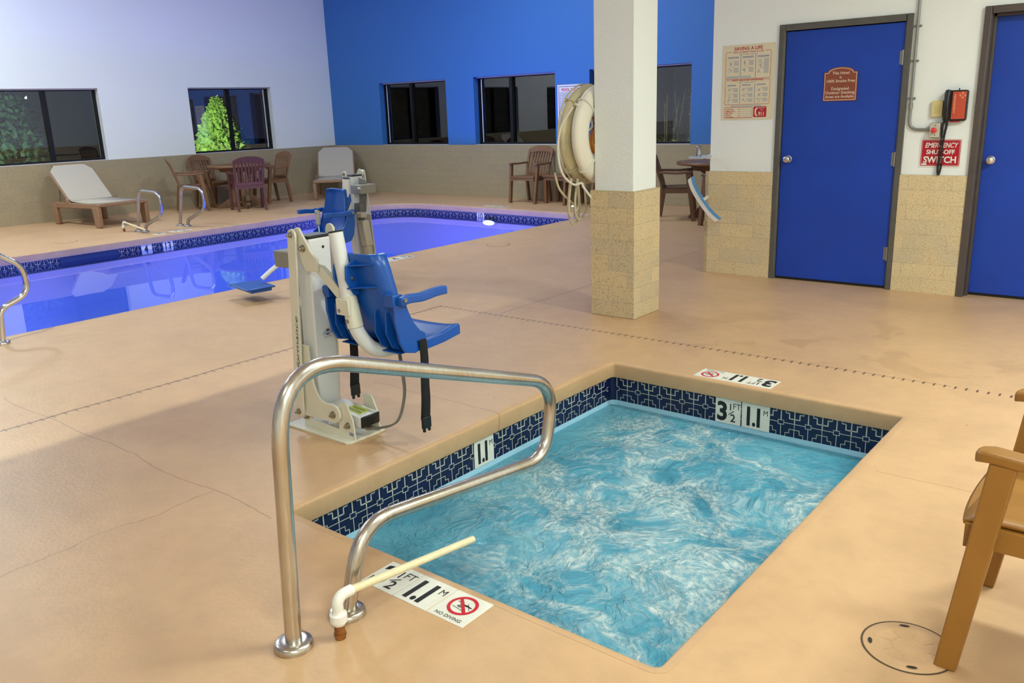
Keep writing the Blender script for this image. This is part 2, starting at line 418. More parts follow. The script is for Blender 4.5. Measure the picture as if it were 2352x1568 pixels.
    def build(s, name, mats, parent=None, bevel=0, smooth=35, loc=None, seg=2, kind=None, label=None, fix=True):
        me = bpy.data.meshes.new(name)
        me.from_pydata([tuple(v) for v in s.v], [], s.f)
        if not isinstance(mats, (list, tuple)): mats = [mats]
        for m in mats: me.materials.append(m)
        me.polygons.foreach_set('material_index', s.m)
        if fix:
            bm = bmesh.new(); bm.from_mesh(me)
            bmesh.ops.recalc_face_normals(bm, faces=bm.faces); bm.to_mesh(me); bm.free()
        if smooth:
            me.polygons.foreach_set('use_smooth', [True]*len(me.polygons))
            me.set_sharp_from_angle(angle=math.radians(smooth))
        me.update()
        o = bpy.data.objects.new(name, me); COL.objects.link(o)
        if parent: o.parent = parent
        if loc: o.location = loc
        if bevel:
            b = o.modifiers.new('bevel', 'BEVEL'); b.width = bevel; b.segments = seg
            b.limit_method = 'ANGLE'; b.angle_limit = math.radians(40)
        if kind: o['kind'] = kind
        if label: o['label'] = label
        return o
def empty(name, loc=(0,0,0), rz=0):
    o = bpy.data.objects.new(name, None); COL.objects.link(o)
    o.location = loc; o.rotation_euler = (0, 0, rz); o.empty_display_size = .1
    return o
def tag(o, label, cat, group=None, kind=None):
    o['label'] = label; o['category'] = cat
    if group: o['group'] = group
    if kind: o['kind'] = kind
    return o
def struct(o, label=None):
    o['kind'] = 'structure'
    if label: o['label'] = label
    return o
def kids(o): return [c for c in COL.objects if c.parent == o]
def copy_tree(o, parent=None):
    c = o.copy(); COL.objects.link(c)
    if parent is not None: c.parent = parent
    for ch in kids(o): copy_tree(ch, c)
    return c
def face_rz(fx, fy): return math.atan2(fy, fx) - PI/2
def arc(c, r, a0, a1, n, plane='yz', x=0):
    out = []
    for i in range(n+1):
        a = math.radians(a0+(a1-a0)*i/n); p, q = c[0]+r*math.cos(a), c[1]+r*math.sin(a)
        out.append({'yz': (x, p, q), 'xz': (p, x, q), 'xy': (p, q, x)}[plane])
    return out
def spline(pts, n=8):
    """Catmull-Rom through pts."""
    P = [Vector(p) for p in pts]; out = []
    for i in range(len(P)-1):
        p0 = P[max(i-1, 0)]; p1 = P[i]; p2 = P[i+1]; p3 = P[min(i+2, len(P)-1)]
        for k in range(n):
            t = k/n
            out.append(.5*((2*p1)+(p2-p0)*t+(2*p0-5*p1+4*p2-p3)*t*t+(3*p1-p0-3*p2+p3)*t*t*t))
    out.append(P[-1]); return out

# ------------------------------------------------------------------ camera
cam_d = bpy.data.cameras.new('camera'); cam = bpy.data.objects.new('camera', cam_d); COL.objects.link(cam)
cam_d.sensor_width = 36.0; cam_d.sensor_fit = 'HORIZONTAL'
cam_d.lens = 1943.8/2352*36.0
yaw, pitch, roll = (math.radians(a) for a in (39.370, 15.3385, -2.0113))
fwd0 = Vector((-math.sin(yaw), math.cos(yaw), 0)); rt0 = Vector((math.cos(yaw), math.sin(yaw), 0)); up0 = Vector((0,0,1))
fw = fwd0*math.cos(pitch) - up0*math.sin(pitch); u = fwd0*math.sin(pitch) + up0*math.cos(pitch)
rt = rt0*math.cos(roll) + u*math.sin(roll); u2 = -rt0*math.sin(roll) + u*math.cos(roll)
M = Matrix((rt, u2, -fw)).transposed().to_4x4(); M.translation = (0, 0, 1.5)
cam.matrix_world = M
cam_d.clip_start = .05; cam_d.clip_end = 200
SC.camera = cam

# ------------------------------------------------------------------ room shell
YB = 11.63            # blue wall
YD = 7.076            # wall with the doors
XC = -3.456           # left end of the door wall
HI, LO = 4.8, 3.3     # hall ceiling, spa-side ceiling
WH = .91              # wainscot height
A_L = Vector((-14.06, YB)); B_L = Vector((-14.50, 5.2))
ul = (B_L-A_L).normalized()                       # along the left wall, away from the corner
LEFT_END = A_L + ul*16.0

SPA = (-2.645, -.99, 1.795, 4.178)                # x0,x1,y0,y1
SZ_W, SZ_T0, SZ_T1 = -.272, -.092, -.243
PX0, PX1, PY0, PY1 = -11.0, -6.79, -1.2, 10.34
PZ_W, PZ_T0 = -.165, -.092

def rect_loop(x0, x1, y0, y1, r=0, n=6):
    """counter-clockwise loop; rounded corners."""
    if r <= 0: return [(x0,y0),(x1,y0),(x1,y1),(x0,y1)]
    out = []
    for cx, cy, a in ((x1-r,y0+r,-90),(x1-r,y1-r,0),(x0+r,y1-r,90),(x0+r,y0+r,180)):
        for i in range(n+1):
            t = math.radians(a+90*i/n); out.append((cx+r*math.cos(t), cy+r*math.sin(t)))
    return out
spa_loop = rect_loop(*SPA, r=.02, n=3)
def pool_loop_f():
    out = [(PX0, PY0), (PX1, PY0), (PX1, 9.6)]
    out += [(PX1-.02, 10.0), (PX1-.06, 10.2), (PX1-.1, 10.235)]
    out += [(-8.9, 10.325), (-10.25, PY1)]
    cx, cy, r = PX0+.65, PY1-.65, .65
    for i in range(1, 9):
        t = math.radians(90+90*i/8); out.append((cx+r*math.cos(t), cy+r*math.sin(t)))
    return out
pool_loop = pool_loop_f()
def offset_loop(loop, d):
    n = len(loop); out = []
    for i in range(n):
        p0 = Vector(loop[i-1]); p1 = Vector(loop[i]); p2 = Vector(loop[(i+1) % n])
        e1 = (p1-p0).normalized(); e2 = (p2-p1).normalized()
        n1 = Vector((e1.y, -e1.x)); n2 = Vector((e2.y, -e2.x))
        b = (n1+n2); b = b/max(b.length_squared/2, .3)
        out.append(tuple(p1 + b*d))
    return out

def build_floor():
    bm = bmesh.new()
    outer = [(LEFT_END.x-.3, LEFT_END.y), (2.6, LEFT_END.y), (2.6, YB+.1), (A_L.x-.3, YB+.1)]
    edges = []
    for lp in (outer, offset_loop(spa_loop, .035), offset_loop(pool_loop, .035)):
        vs = [bm.verts.new((x, y, 0)) for x, y in lp]
        edges += [bm.edges.new((vs[i], vs[(i+1) % len(vs)])) for i in range(len(vs))]
    bmesh.ops.triangle_fill(bm, use_beauty=True, edges=edges)
    bmesh.ops.recalc_face_normals(bm, faces=bm.faces)
    for f in bm.faces:
        if f.normal.z < 0: f.normal_flip()
    me = bpy.data.meshes.new('floor'); bm.to_mesh(me); bm.free(); me.materials.append(DECK)
    o = bpy.data.objects.new('floor', me); COL.objects.link(o)
    return struct(o, 'tan painted concrete pool deck with joints and stains')
build_floor()

def loft(loop, rings):
    mb = MB(); n = len(loop); loops = [offset_loop(loop, d) for d, z in rings]
    vs = [(x, y, rings[i][1]) for i, lp in enumerate(loops) for x, y in lp]
    fs = [(i*n+j, i*n+(j+1) % n, (i+1)*n+(j+1) % n, (i+1)*n+j) for i in range(len(rings)-1) for j in range(n)]
    return mb.add(vs, fs)
def subdiv_loop(loop, step):
    out = []
    for i in range(len(loop)):
        a = Vector(loop[i]); b = Vector(loop[(i+1) % len(loop)])
        k = max(1, int((b-a).length/step))
        out += [tuple(a.lerp(b, t/k)) for t in range(k)]
    return out
cop = lambda zt: [(.036, .0005), (.012, -.001), (.005, -.004), (.001, -.010), (0, -.02), (.001, zt+.012), (.004, zt), (.03, zt-.002)]
def wobble(mb, amp):
    for v in mb.v:
        nz = mnoise.noise(v*3.0)*amp + mnoise.noise(v*11.0)*amp*.5
        if v.z < -.0008: v.x += nz; v.y += mnoise.noise(v*3.3+Vector((9, 2, 5)))*amp
    return mb
struct(wobble(loft(subdiv_loop(spa_loop, .06), cop(SZ_T0)), .003).build('spa_coping', DECK, smooth=60), 'rounded tan concrete lip around the whirlpool')
struct(wobble(loft(subdiv_loop(pool_loop, .25), cop(PZ_T0)), .002).build('pool_coping', DECK, smooth=60), 'rounded tan concrete lip around the swimming pool')
struct(loft(spa_loop, [(.022, SZ_T1), (.022, -1.05)]).build('spa_wall', SPAPLASTER, smooth=0, fix=False), 'pale blue plaster below the whirlpool tile')
struct(loft(pool_loop, [(.022, PZ_T0-.15), (.022, -1.3)]).build('pool_wall', PLASTER, smooth=0, fix=False))
MB().quad([(SPA[0]-.05, SPA[2]-.05, -1.05), (SPA[1]+.05, SPA[2]-.05, -1.05), (SPA[1]+.05, SPA[3]+.05, -1.05), (SPA[0]-.05, SPA[3]+.05, -1.05)]).build('spa_floor', SPAPLASTER, kind='structure')
MB().quad([(PX0-.1, PY0-.1, -1.3), (PX1+.1, PY0-.1, -1.3), (PX1+.1, PY1+.1, -1.3), (PX0-.1, PY1+.1, -1.3)]).build('pool_floor', PLASTER, kind='structure')

# waterline tile bands: navy glaze with raised pale fret lines
def fret(mb, o, ud, vd, w, h, hu=1.0):
    """one 6 inch fret tile; o = top-left corner, ud right, vd down, both unit vectors in the wall plane."""
    o = Vector(o); ud = Vector(ud); vd = Vector(vd); nd = ud.cross(vd)*-1
    def st(u0, v0, u1, v1):
        u0, u1 = sorted((u0, u1)); v0, v1 = sorted((v0, v1))
        if v0 >= hu: return
        v1 = min(v1, hu)
        P = lambda a, b: o + ud*(a*w) + vd*(b*h) + nd*.0009
        mb.quad([P(u0, v0), P(u1, v0), P(u1, v1), P(u0, v1)], 1)
    T, S = .019, .011
    st(0, -.02, 1, .035)
    st(.5-T, 0, .5+T, .5); st(.5-S, .5, .5+S, 1)
    st(0-T, 0, 0+T, .41); st(0-S, .59, 0+S, 1)
    st(.105, .5-S, .895, .5+S)
    for a, b in ((-.105, .0), ): pass
    for sgn in (1, -1):
        X = lambda q: .5+sgn*(q-.5)
        st(X(0), .41, X(.105), .41+2*S); st(X(0), .59-2*S, X(.105), .59); st(X(.105-S), .41, X(.105+S), .59)
        st(X(.5), .30, X(.31), .30+2*T); st(X(.31-T), .12, X(.31+T), .30+2*T); st(X(.31), .12-T, X(.17), .12+T); st(X(.17-T*.7), .04, X(.17+T*.7), .12+T)
        st(X(.5), .70, X(.31), .70+2*S); st(X(.31-S), .70, X(.31+S), .86); st(X(.31), .86-S, X(.17), .86+S); st(X(.17-S), .86, X(.17+S), 1)
def tile_band(name, loop, zt, h, hu, skip=(), lab=None, start=0.0):
    mb = MB(); W = .1525
    inner = offset_loop(loop, .0215)
    n = len(inner)
    for i in range(n):
        a = Vector(inner[i]); b = Vector(inner[(i+1) % n]); d = b-a; Ln = d.length
        mb.quad([(a.x, a.y, zt), (b.x, b.y, zt), (b.x, b.y, zt-h), (a.x, a.y, zt-h)], 0)
        if Ln < .12: continue
        ud = Vector((d.x/Ln, d.y/Ln, 0)); k = max(1, round(Ln/W)); w = Ln/k
        for j in range(k):
            c = a + d*((j+.5)/k)
            if any(abs(c.x-sx) < w*.8 and abs(c.y-sy) < w*.8 for sx, sy in skip): continue
            if (c-Vector((-3, 3))).length > 13: continue
            # seen from inside the basin the loop runs right to left
            p = a + d*((j+1)/k)
            fret(mb, (p.x, p.y, zt), -ud, (0, 0, -1), w, h, hu)
    o = mb.build(name, [NAVY, GROUT], smooth=0, fix=False)
    return struct(o, lab)
tile_band('spa_waterline_tile', spa_loop, SZ_T0, SZ_T0-SZ_T1, 1.0, lab='navy fret-pattern tile band around the whirlpool')
tile_band('pool_waterline_tile', pool_loop, PZ_T0, .152, .75, lab='navy fret-pattern tile band around the swimming pool')

# water
def pool_water():
    lp = offset_loop(pool_loop, .02)
    mb = MB(); mb.add([(x, y, PZ_W) for x, y in lp], [list(range(len(lp)))])
    o = mb.build('pool_water', POOLW, smooth=0)
    tag(o, 'still violet-blue lit water of the long swimming pool', 'water', kind='stuff')
pool_water()
def spa_water():
    x0, x1, y0, y1 = SPA[0]-.02, SPA[1]+.02, SPA[2]-.02, SPA[3]+.02
    cx, cy = (x0+x1)/2, (y0+y1)/2; nx, ny = 90, 130
    vs = []; fs = []
    for j in range(ny+1):
        for i in range(nx+1):
            x = x0+(x1-x0)*i/nx; y = y0+(y1-y0)*j/ny
            e = min(x-x0, x1-x, y-y0, y1-y); k = min(1, e/.18)
            p = Vector((x*2.6, y*2.6, .3)); q = Vector((x*7+3, y*7, 1.7)); r_ = Vector((x*17, y*17+5, 4))
            calm = .35 + .65*min(1, max(0, (x-x0-.2)/.5))
            z = (mnoise.noise(p)*.022 + mnoise.noise(q)*.012 + mnoise.noise(r_)*.004)*k*calm
            vs.append((x-cx, y-cy, z))
    for j in range(ny):
        for i in range(nx):
            a = j*(nx+1)+i; fs.append((a, a+1, a+nx+2, a+nx+1))
    o = MB().add(vs, fs).build('spa_water', SPAW, smooth=180)
    o.location = (cx, cy, SZ_W)
    tag(o, 'bubbling turquoise whirlpool water with white froth', 'water', kind='stuff')
spa_water()

# ---- walls with window openings
def wall_with_holes(name, mats, origin, ud, length, height, holes, thick=.3, nd=None):
    """Panel from origin along ud; holes = (u0,u1,z0,z1); nd = outward direction; reveals included."""
    o = Vector((origin[0], origin[1], 0)); ud = Vector((ud[0], ud[1], 0)).normalized(); nd = Vector((nd[0], nd[1], 0)).normalized()
    us = sorted({0, length, *[h[0] for h in holes], *[h[1] for h in holes]})
    zs = sorted({0, height, *[h[2] for h in holes], *[h[3] for h in holes]})
    mb = MB(); P = lambda a, z, t=0: o + ud*a + nd*t + Vector((0, 0, z))
    for i in range(len(us)-1):
        for j in range(len(zs)-1):
            mu, mz = (us[i]+us[i+1])/2, (zs[j]+zs[j+1])/2
            if any(h[0] < mu < h[1] and h[2] < mz < h[3] for h in holes): continue
            for t in (0, thick):
                mb.quad([P(us[i], zs[j], t), P(us[i+1], zs[j], t), P(us[i+1], zs[j+1], t), P(us[i], zs[j+1], t)])
    for u0, u1, z0, z1 in holes:
        for a, b in (((u0, z0), (u0, z1)), ((u1, z0), (u1, z1)), ((u0, z0), (u1, z0)), ((u0, z1), (u1, z1))):
            mb.quad([P(*a), P(*b), P(*b, thick), P(*a, thick)])
    return mb.build(name, mats, smooth=0)
WZ0, WZ1 = .91, 2.06
def window(n, origin, ud, nd, u0, u1, split, strips, lab):
    """Sliding window in a reveal: frame, fixed and sliding panes; children of the window."""
    o = Vector((origin[0], origin[1], 0)); ud = Vector((ud[0], ud[1], 0)).normalized(); nd = Vector((nd[0], nd[1], 0)).normalized()
    root = empty(f'window_{n}', o + ud*u0 + nd*.12 + Vector((0, 0, WZ0)), math.atan2(ud.y, ud.x)); struct(root, lab)
    s = 1 if ud.cross(nd).z > 0 else -1     # local +Y = outward when s=1
    W = u1-u0; H = WZ1-WZ0; f = MB()
    for a, b in (((0, 0), (W, .035)), ((0, H-.035), (W, H)), ((0, 0), (.035, H)), ((W-.035, 0), (W, H))):
        f.bb((a[0], 0, a[1]), (b[0], s*.07, b[1]))
    m = split*W
    f.bb((m-.03, -s*.005, .02), (m+.03, s*.05, H-.02))
    f.build('window_frame', ALU, root, smooth=0)
    if strips:
        t = MB()
        for q in strips: t.bb((q*W-.008, -s*.008, .04), (q*W+.008, s*.0, H-.04))
        t.build('weather_strip', SILVER, root, smooth=0)
    MB().bb((.03, s*.03, .03), (m, s*.034, H-.03)).build('pane', GLASS, root, smooth=0)
    MB().bb((m, s*.045, .03), (W-.03, s*.049, H-.03)).build('pane', GLASS, root, smooth=0)
    sl = MB(); sl.bb((-.0, -s*.125, -.012), (W, s*.0, .006)); sl.build('window_sill', SILLWHITE, root, bevel=.003)
    hd = MB(); hd.bb((.0, -s*.02, H-.02), (W, s*.0, H)); hd.build('head_trim', SILLWHITE, root, smooth=0)

# blue wall
bw_holes = [(x0+14.6, x1+14.6, WZ0, WZ1) for x0, x1 in ((-12.625, -10.88), (-10.215, -8.45), (-7.78, -6.01))]
bw = struct(wall_with_holes('wall_back', BLUEWALL, (-14.6, YB), (1, 0), 17.2, HI, bw_holes, nd=(0, 1)), 'bright blue painted wall with sliding windows')
for i, (h, sp) in enumerate(zip(bw_holes, (.42, .42, .4))):
    window(i+1, (-14.6, YB), (1, 0), (0, 1), h[0], h[1], sp, (.05,) if i < 2 else (), ('dark sliding window in blue wall showing grass clump', 'dark sliding window in middle of blue wall', 'dark sliding window in blue wall behind the pillar')[i])
# left wall
def lw_u(y): return (YB-y)/abs(ul.y)
lw_holes = [(lw_u(b), lw_u(a), WZ0, WZ1) for a, b in ((5.32, 7.03), (8.585, 10.247), (2.2, 3.9))]
struct(wall_with_holes('wall_left', WHITE, A_L, ul, 16.0, HI, lw_holes, nd=(-1, .068)), 'white wall with two night windows')
for i, h in enumerate(lw_holes):
    window(i+4, A_L, ul, (-1, .068), h[0], h[1], .47 if i != 1 else .5, (.06,) if i == 1 else (), ('dark window in white wall nearest camera left edge', 'window in white wall showing a lit green conifer', 'dark window in white wall outside the left edge')[i])
# wainscots: blocks stand proud of the wall by 2 cm
def slab(name, a, b, t, h, m, parent=None, side=1):
    a = Vector(a); b = Vector(b); d = (b-a).normalized(); n_ = Vector((d.y, -d.x))*side*t
    mb = MB(); mb.hexa([(a.x,a.y,0),(b.x,b.y,0),(b.x+n_.x,b.y+n_.y,0),(a.x+n_.x,a.y+n_.y,0)], [(a.x,a.y,h),(b.x,b.y,h),(b.x+n_.x,b.y+n_.y,h),(a.x+n_.x,a.y+n_.y,h)])
    o = mb.build(name, m, parent, smooth=0); return o
struct(slab('trim_1', (-14.3, YB), (-3.4, YB), .022, WH, BLOCK_DIM), 'speckled block wainscot below the blue wall')
struct(slab('trim_2', A_L, LEFT_END, .022, WH, BLOCK_DIM, side=-1), 'speckled block wainscot below the white window wall')
# door wall block (between the doors) and its end
D1 = (-2.866, -1.850); D2 = (-1.376, -.36); DH = 2.083
segs = MB()
P7 = lambda x0, x1, z0, z1: segs.bb((x0, YD, z0), (x1, YD+.25, z1))
P7(XC, D1[0], 0, LO); P7(D1[1], D2[0], 0, LO); P7(D2[1], 2.5, 0, LO); P7(D1[0], D1[1], DH, LO); P7(D2[0], D2[1], DH, LO)
segs.bb((XC, YD+.25, 0), (XC+.2, YB, LO))
struct(segs.build('wall_right', WHITE, smooth=0), 'white painted wall with two blue doors')
wb = MB()
for x0, x1 in ((XC-.03, D1[0]), (D1[1], D2[0]), (D2[1], 2.5)): wb.bb((x0, YD-.022, 0), (x1, YD+.05, WH))
wb.bb((XC-.03, YD-.022, 0), (XC, YB, WH))
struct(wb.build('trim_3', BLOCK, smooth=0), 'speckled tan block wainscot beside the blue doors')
# closing walls behind the camera and to the right, ceilings, soffit
MB().bb((2.5, LEFT_END.y-.1, 0), (2.7, YB, HI)).build('wall_east', WHITE, smooth=0, kind='structure')
MB().bb((LEFT_END.x-.3, LEFT_END.y-.2, 0), (2.7, LEFT_END.y, HI)).build('wall_front', WHITE, smooth=0, kind='structure')
struct(MB().bb((-15.6, LEFT_END.y-.2, HI), (-4.63, YB+.3, HI+.1)).build('ceiling', CEIL, smooth=0))
struct(MB().bb((-4.63, LEFT_END.y-.2, LO), (2.7, YB+.3, LO+.1)).build('ceiling_low', CEIL, smooth=0))
struct(MB().bb((-4.63, LEFT_END.y-.2, LO+.1), (-4.5, YB+.3, HI+.1)).build('trim_4', WHITE, smooth=0), 'white drop face above the low ceiling')
# pillar
struct(MB().bb((-3.432, 5.186, 0), (-3.108, 5.50, LO)).build('column', STUCCO, smooth=0, bevel=.006), 'white stucco square pillar')
cw = MB().bb((-3.458, 5.162, 0), (-3.086, 5.524, WH)).build('column_wainscot', [BLOCK], smooth=0, bevel=.004); struct(cw, 'speckled tan block base of the pillar')
ledge = MB().bb((-3.456, 5.164, WH), (-3.088, 5.522, WH+.006)).build('trim_5', mat('ledge_mortar', rgb(196, 180, 140), .8), smooth=0); struct(ledge)

# ---- doors
def door(n, x0, x1, frame_m, recess, knob_left, hinges, lab):
    root = empty(f'door_{n}', (x0, YD, 0)); struct(root, lab)
    W = x1-x0; f = MB(); fw_ = .05
    yf = -.022 if recess < .05 else -.03
    prof = [(0, yf), (fw_*.8, yf), (fw_, yf+.012), (fw_, recess+.05), (0, recess+.05)]
    f.prism(prof, 'z', 0, DH)
    f.prism([(W-a, b) for a, b in prof], 'z', 0, DH)
    f.bb((fw_, yf, DH-fw_), (W-fw_, recess+.05, DH))
    if recess > .05:
        for a, b in ((fw_, fw_+.018), (W-fw_-.018, W-fw_)): f.bb((a, recess*.45, 0), (b, recess+.05, DH-fw_))
        f.bb((fw_, recess*.45, DH-fw_-.018), (W-fw_, recess+.05, DH-fw_))
    f.build('door_frame', frame_m, root, bevel=.002)
    MB().bb((fw_+.004, recess, .022), (W-fw_-.004, recess+.045, DH-fw_-.006)).build('door_panel', DOORBLUE, root, bevel=.002)
    MB().bb((fw_, recess+.01, 0), (W-fw_, recess+.05, .02)).build('threshold', BLACK, root, smooth=0)
    kx = fw_+.07 if knob_left else W-fw_-.07
    MB().lathe([(0, recess-.001), (.032, recess-.002), (.03, recess-.008), (.013, recess-.012), (.012, recess-.03), (.024, recess-.036), (.028, recess-.048), (.026, recess-.058), (.017, recess-.064), (0, recess-.065)], (kx, 0, 1.02), axis='y').build('door_knob', CHROME, root)
    for z in hinges:
        MB().cyl((W-fw_-.004, recess-.01, z-.055), (W-fw_-.004, recess-.01, z+.055), .009).bb((W-fw_-.03, recess-.003, z-.05), (W-fw_+.012, recess-.0005, z+.05)).build('hinge', mat('hinge_steel', rgb(150, 150, 148), .35, metal=.8), root)
door(1, D1[0], D1[1], FRAME_GREY, .004, True, (1.775, 1.025, .286), 'blue steel door with brown smoke-free plaque')
door(2, D2[0], D2[1], FRAME_BROWN, .085, True, (), 'blue steel door at right edge in deep brown frame')


# ------------------------------------------------------------------ pool lifts
def make_lift(seat_dz, footrest, handset, rear_full, swing=False):
    r = empty('pool_lift')
    MB().prism([(-.235,-.115),(-.225,-.125),(.215,-.125),(.235,-.105),(.235,.105),(.215,.125),(-.225,.125),(-.235,.115)], 'z', 0, .012).build('base_plate', IVORY, r, bevel=.002)
    bp = [(-.145,.011),(-.137,.064),(-.11,.076),(-.087,.07),(-.08,.055),(.122,.045),(.135,.176),(.152,.188),(.186,.188),(.196,.176),(.228,.108),(.236,.011)]
    for y in (-.082, .074): MB().prism(bp, 'y', y, y+.008).build('base_bracket', IVORY, r, bevel=.0015)
    ap = [(-.125,.44),(-.118,.23),(-.114,.123),(-.098,.074),(.095,.079)]
    ap += [(.112+.046*math.cos(a), .125+.046*math.sin(a)) for a in [math.radians(q) for q in (-85,-50,-15,20,55,85)]]
    ap += [(.054,.169),(.02,.178),(-.0,.2),(-.022,.245),(-.034,.31),(-.04,.44)]
    for y in (-.098,): MB().prism(ap, 'y', y, y+.012).build('arm_plate', IVORY, r, bevel=.002)
    # mast: slightly leaning box with a black cap
    dx = lambda z: -.034 + .036*z
    m = MB(); z0, z1 = .085, .95
    m.hexa([(dx(z0)-.1,-.062,z0),(dx(z0),-.062,z0),(dx(z0),.066,z0),(dx(z0)-.1,.066,z0)], [(dx(z1)-.1,-.062,z1),(dx(z1),-.062,z1),(dx(z1),.066,z1),(dx(z1)-.1,.066,z1)])
    m.build('mast', LIFTWHITE, r, bevel=.008, seg=3)
    MB().bb((dx(.95)-.1,-.062,.95), (dx(.95),.066,.964)).build('mast_cap', BLACK, r, bevel=.005)
    MB().cyl((dx(.91)-.001,.02,.905), (dx(.91)+.0012,.02,.905), .007).build('bolt_hole', BLACK, r)
    st = MB(); sx = dx(.48)+.0012
    def disc(cy, cz, rr, mi, x, n=28): st.add([(x, cy+rr*math.cos(2*PI*i/n), cz+rr*math.sin(2*PI*i/n)) for i in range(n)], [list(range(n))], mi)
    disc(.012, .485, .034, 0, sx); disc(.012, .49, .0165, 1, sx+.0006); disc(.012, .49, .0145, 0, sx+.0009)
    st.quad([(sx+.001, .001, .494), (sx+.001, .023, .494), (sx+.001, .019, .503), (sx+.001, .008, .503)], 1)
    st.quad([(sx+.001, .004, .478), (sx+.001, .02, .478), (sx+.001, .023, .484), (sx+.001, .001, .484)], 1)
    st.quad([(sx+.0013, -.012, .484), (sx+.0013, .036, .486), (sx+.0013, .034, .495), (sx+.0013, -.01, .493)], 2)
    st.quad([(sx+.0013, -.018, .478), (sx+.0013, -.008, .481), (sx+.0013, -.01, .489), (sx+.0013, -.017, .486)], 2)
    st.quad([(sx+.0013, .032, .482), (sx+.0013, .042, .481), (sx+.0013, .041, .489), (sx+.0013, .034, .489)], 2)
    st.text('LIFT CORP', (sx+.0006, .012, .465), (0,1,0), (0,0,1), .0085, 3, bold=.01)
    st.build('round_sticker', [mat('sticker_pale', rgb(214, 220, 214), .5), mat('sticker_plum', rgb(92, 22, 56), .5), mat('sticker_sky', rgb(150, 186, 226), .5), NAVYINK], r, smooth=0, fix=False)
    # long outer links
    def link(y):
        a = Vector((-.128,.099)); b = Vector((-.052,.972)); d = (b-a).normalized(); pn = Vector((-d.y, d.x)); w = .03; P = []
        ang = math.atan2(d.y, d.x)
        for q in range(0, 181, 30): t = ang+PI/2+math.radians(q); P.append((a.x+w*math.cos(t), a.y+w*math.sin(t)))
        for q in range(0, 181, 30): t = ang-PI/2+math.radians(q); P.append((b.x+w*math.cos(t), b.y+w*math.sin(t)))
        return MB().prism(P, 'y', y, y+.012)
    for k, y in enumerate((-.118, .106)):
        lk = link(y); o = lk.build('link_arm', IVORY, r, bevel=.003)
        d = Vector((.076, 0, .873)).normalized(); pn = Vector((-d.z, 0, d.x))
        for s in (1, -1):
            if (k == 0) != (s == 1): continue
        yy = y if k == 0 else y+.012
        lt = MB(); org = Vector((-.118+.008, yy, .2)); org2 = Vector((-.09, yy, .42))
        if k == 0: lt.text('Proformance', (org.x+.012, yy, .22), d, pn, .03, 0, align='LEFT', shear=.3, lift=.0008, sx=2.3)
        else: lt.text('Proformance', (-.055, yy, .86), -d, Vector((d.z, 0, -d.x))*-1 if False else pn*-1, .03, 0, align='LEFT', shear=.3, lift=.0008, sx=2.3)
        lt.build('lettering', INK, o, smooth=0, fix=False)
    # upper hinge plates
    hp = [(-.082,.985),(-.06,.999),(-.03,1.009),(-.016,1.003),(-.005,.985),(.036,.93),(.048,.906),(.066,.889),(.09,.876),(.096,.862),(.092,.812),(.006,.805),(-.016,.842),(-.05,.935),(-.085,.96)]
    for y in (-.098,): MB().prism(hp, 'y', y, y+.012).build('hinge_plate', IVORY, r, bevel=.003)
    def bolt(x, z, y, s, rr=.014):
        MB().lathe([(0, 0), (rr*1.25, 0), (rr*1.25, s*.004), (rr, s*.0045), (rr, s*.012), (rr*.45, s*.014), (rr*.45, s*.024), (0, s*.025)], (x, y, z), n=12, axis='y').build('bolt', BOLT, r)
    for s, yo in ((-1, -.098), (1, .098)):
        (bolt(.002, .913, yo, s), bolt(.108, .121, yo, s)) if s < 0 else None; bolt(.192, .078, -.082 if s < 0 else .082, s, .013)
        bolt(-.112, .062, -.082 if s < 0 else .082, s, .01)
    for s, yo in ((-1, -.118), (1, .118)): bolt(-.054, .975, yo, s, .011); bolt(-.13, .097, yo, s, .012)
    # seat arm, tube and seat (dz lowers the seat assembly)
    s = empty('seat_assembly_pivot') if False else None
    D = seat_dz
    am = MB()
    if swing: am.hexa([(-.07,.06,.60),(-.02,.07,.60),(-.20,.27,.60),(-.26,.25,.60)], [(-.07,.06,.66),(-.02,.07,.66),(-.20,.27,.66),(-.26,.25,.66)])
    else: am.prism([(.06,.84),(.098,.835),(.315,.68+D),(.31,.635+D),(.265,.645+D),(.07,.8)], 'y', -.085, -.055)
    am.build('seat_arm', IVORY, r, bevel=.003)
    tb = [(.230,-.085,1.0+D),(.252,-.085,.87+D),(.285,-.085,.68+D),(.303,-.08,.585+D),(.322,-.062,.525+D),(.345,-.02,.468+D),(.352,.06,.445+D),(.345,.18,.44+D)]
    MB().tube(spline(tb, 5), .033, 18).build('seat_tube', LIFTWHITE, r)
    MB().cyl((.2295,-.085,.999+D), (.228,-.085,1.008+D), .0335).build('tube_cap', BLACK, r, bevel=.003)
    cl = MB(); cl.cyl((.279,-.085,.72+D), (.306,-.08,.575+D), .037)
    cl.bb((.235,-.125,.635+D), (.32,-.11,.71+D)); cl.build('tube_collar', IVORY, r, bevel=.003)
    for px, pz in ((.255,.655),(.30,.61)): MB().lathe([(0,0),(.009,0),(.009,-.006),(0,-.007)], (px,-.122 if pz > .63 else -.118,pz+D), n=10, axis='y').build('bolt', BOLT, r)
    cx = .30
    prof = [(-.055,.905),(-.058,.90),(-.052,.85),(-.044,.78),(-.034,.70),(-.02,.62),(-.002,.565),(.03,.52),(.08,.495),(.16,.488),(.24,.495),(.32,.512),(.352,.515),(.362,.508)]
    hw = [.135,.148,.163,.176,.19,.205,.215,.222,.226,.228,.228,.226,.222,.21]
    nu = 16; se = MB(); vs = []
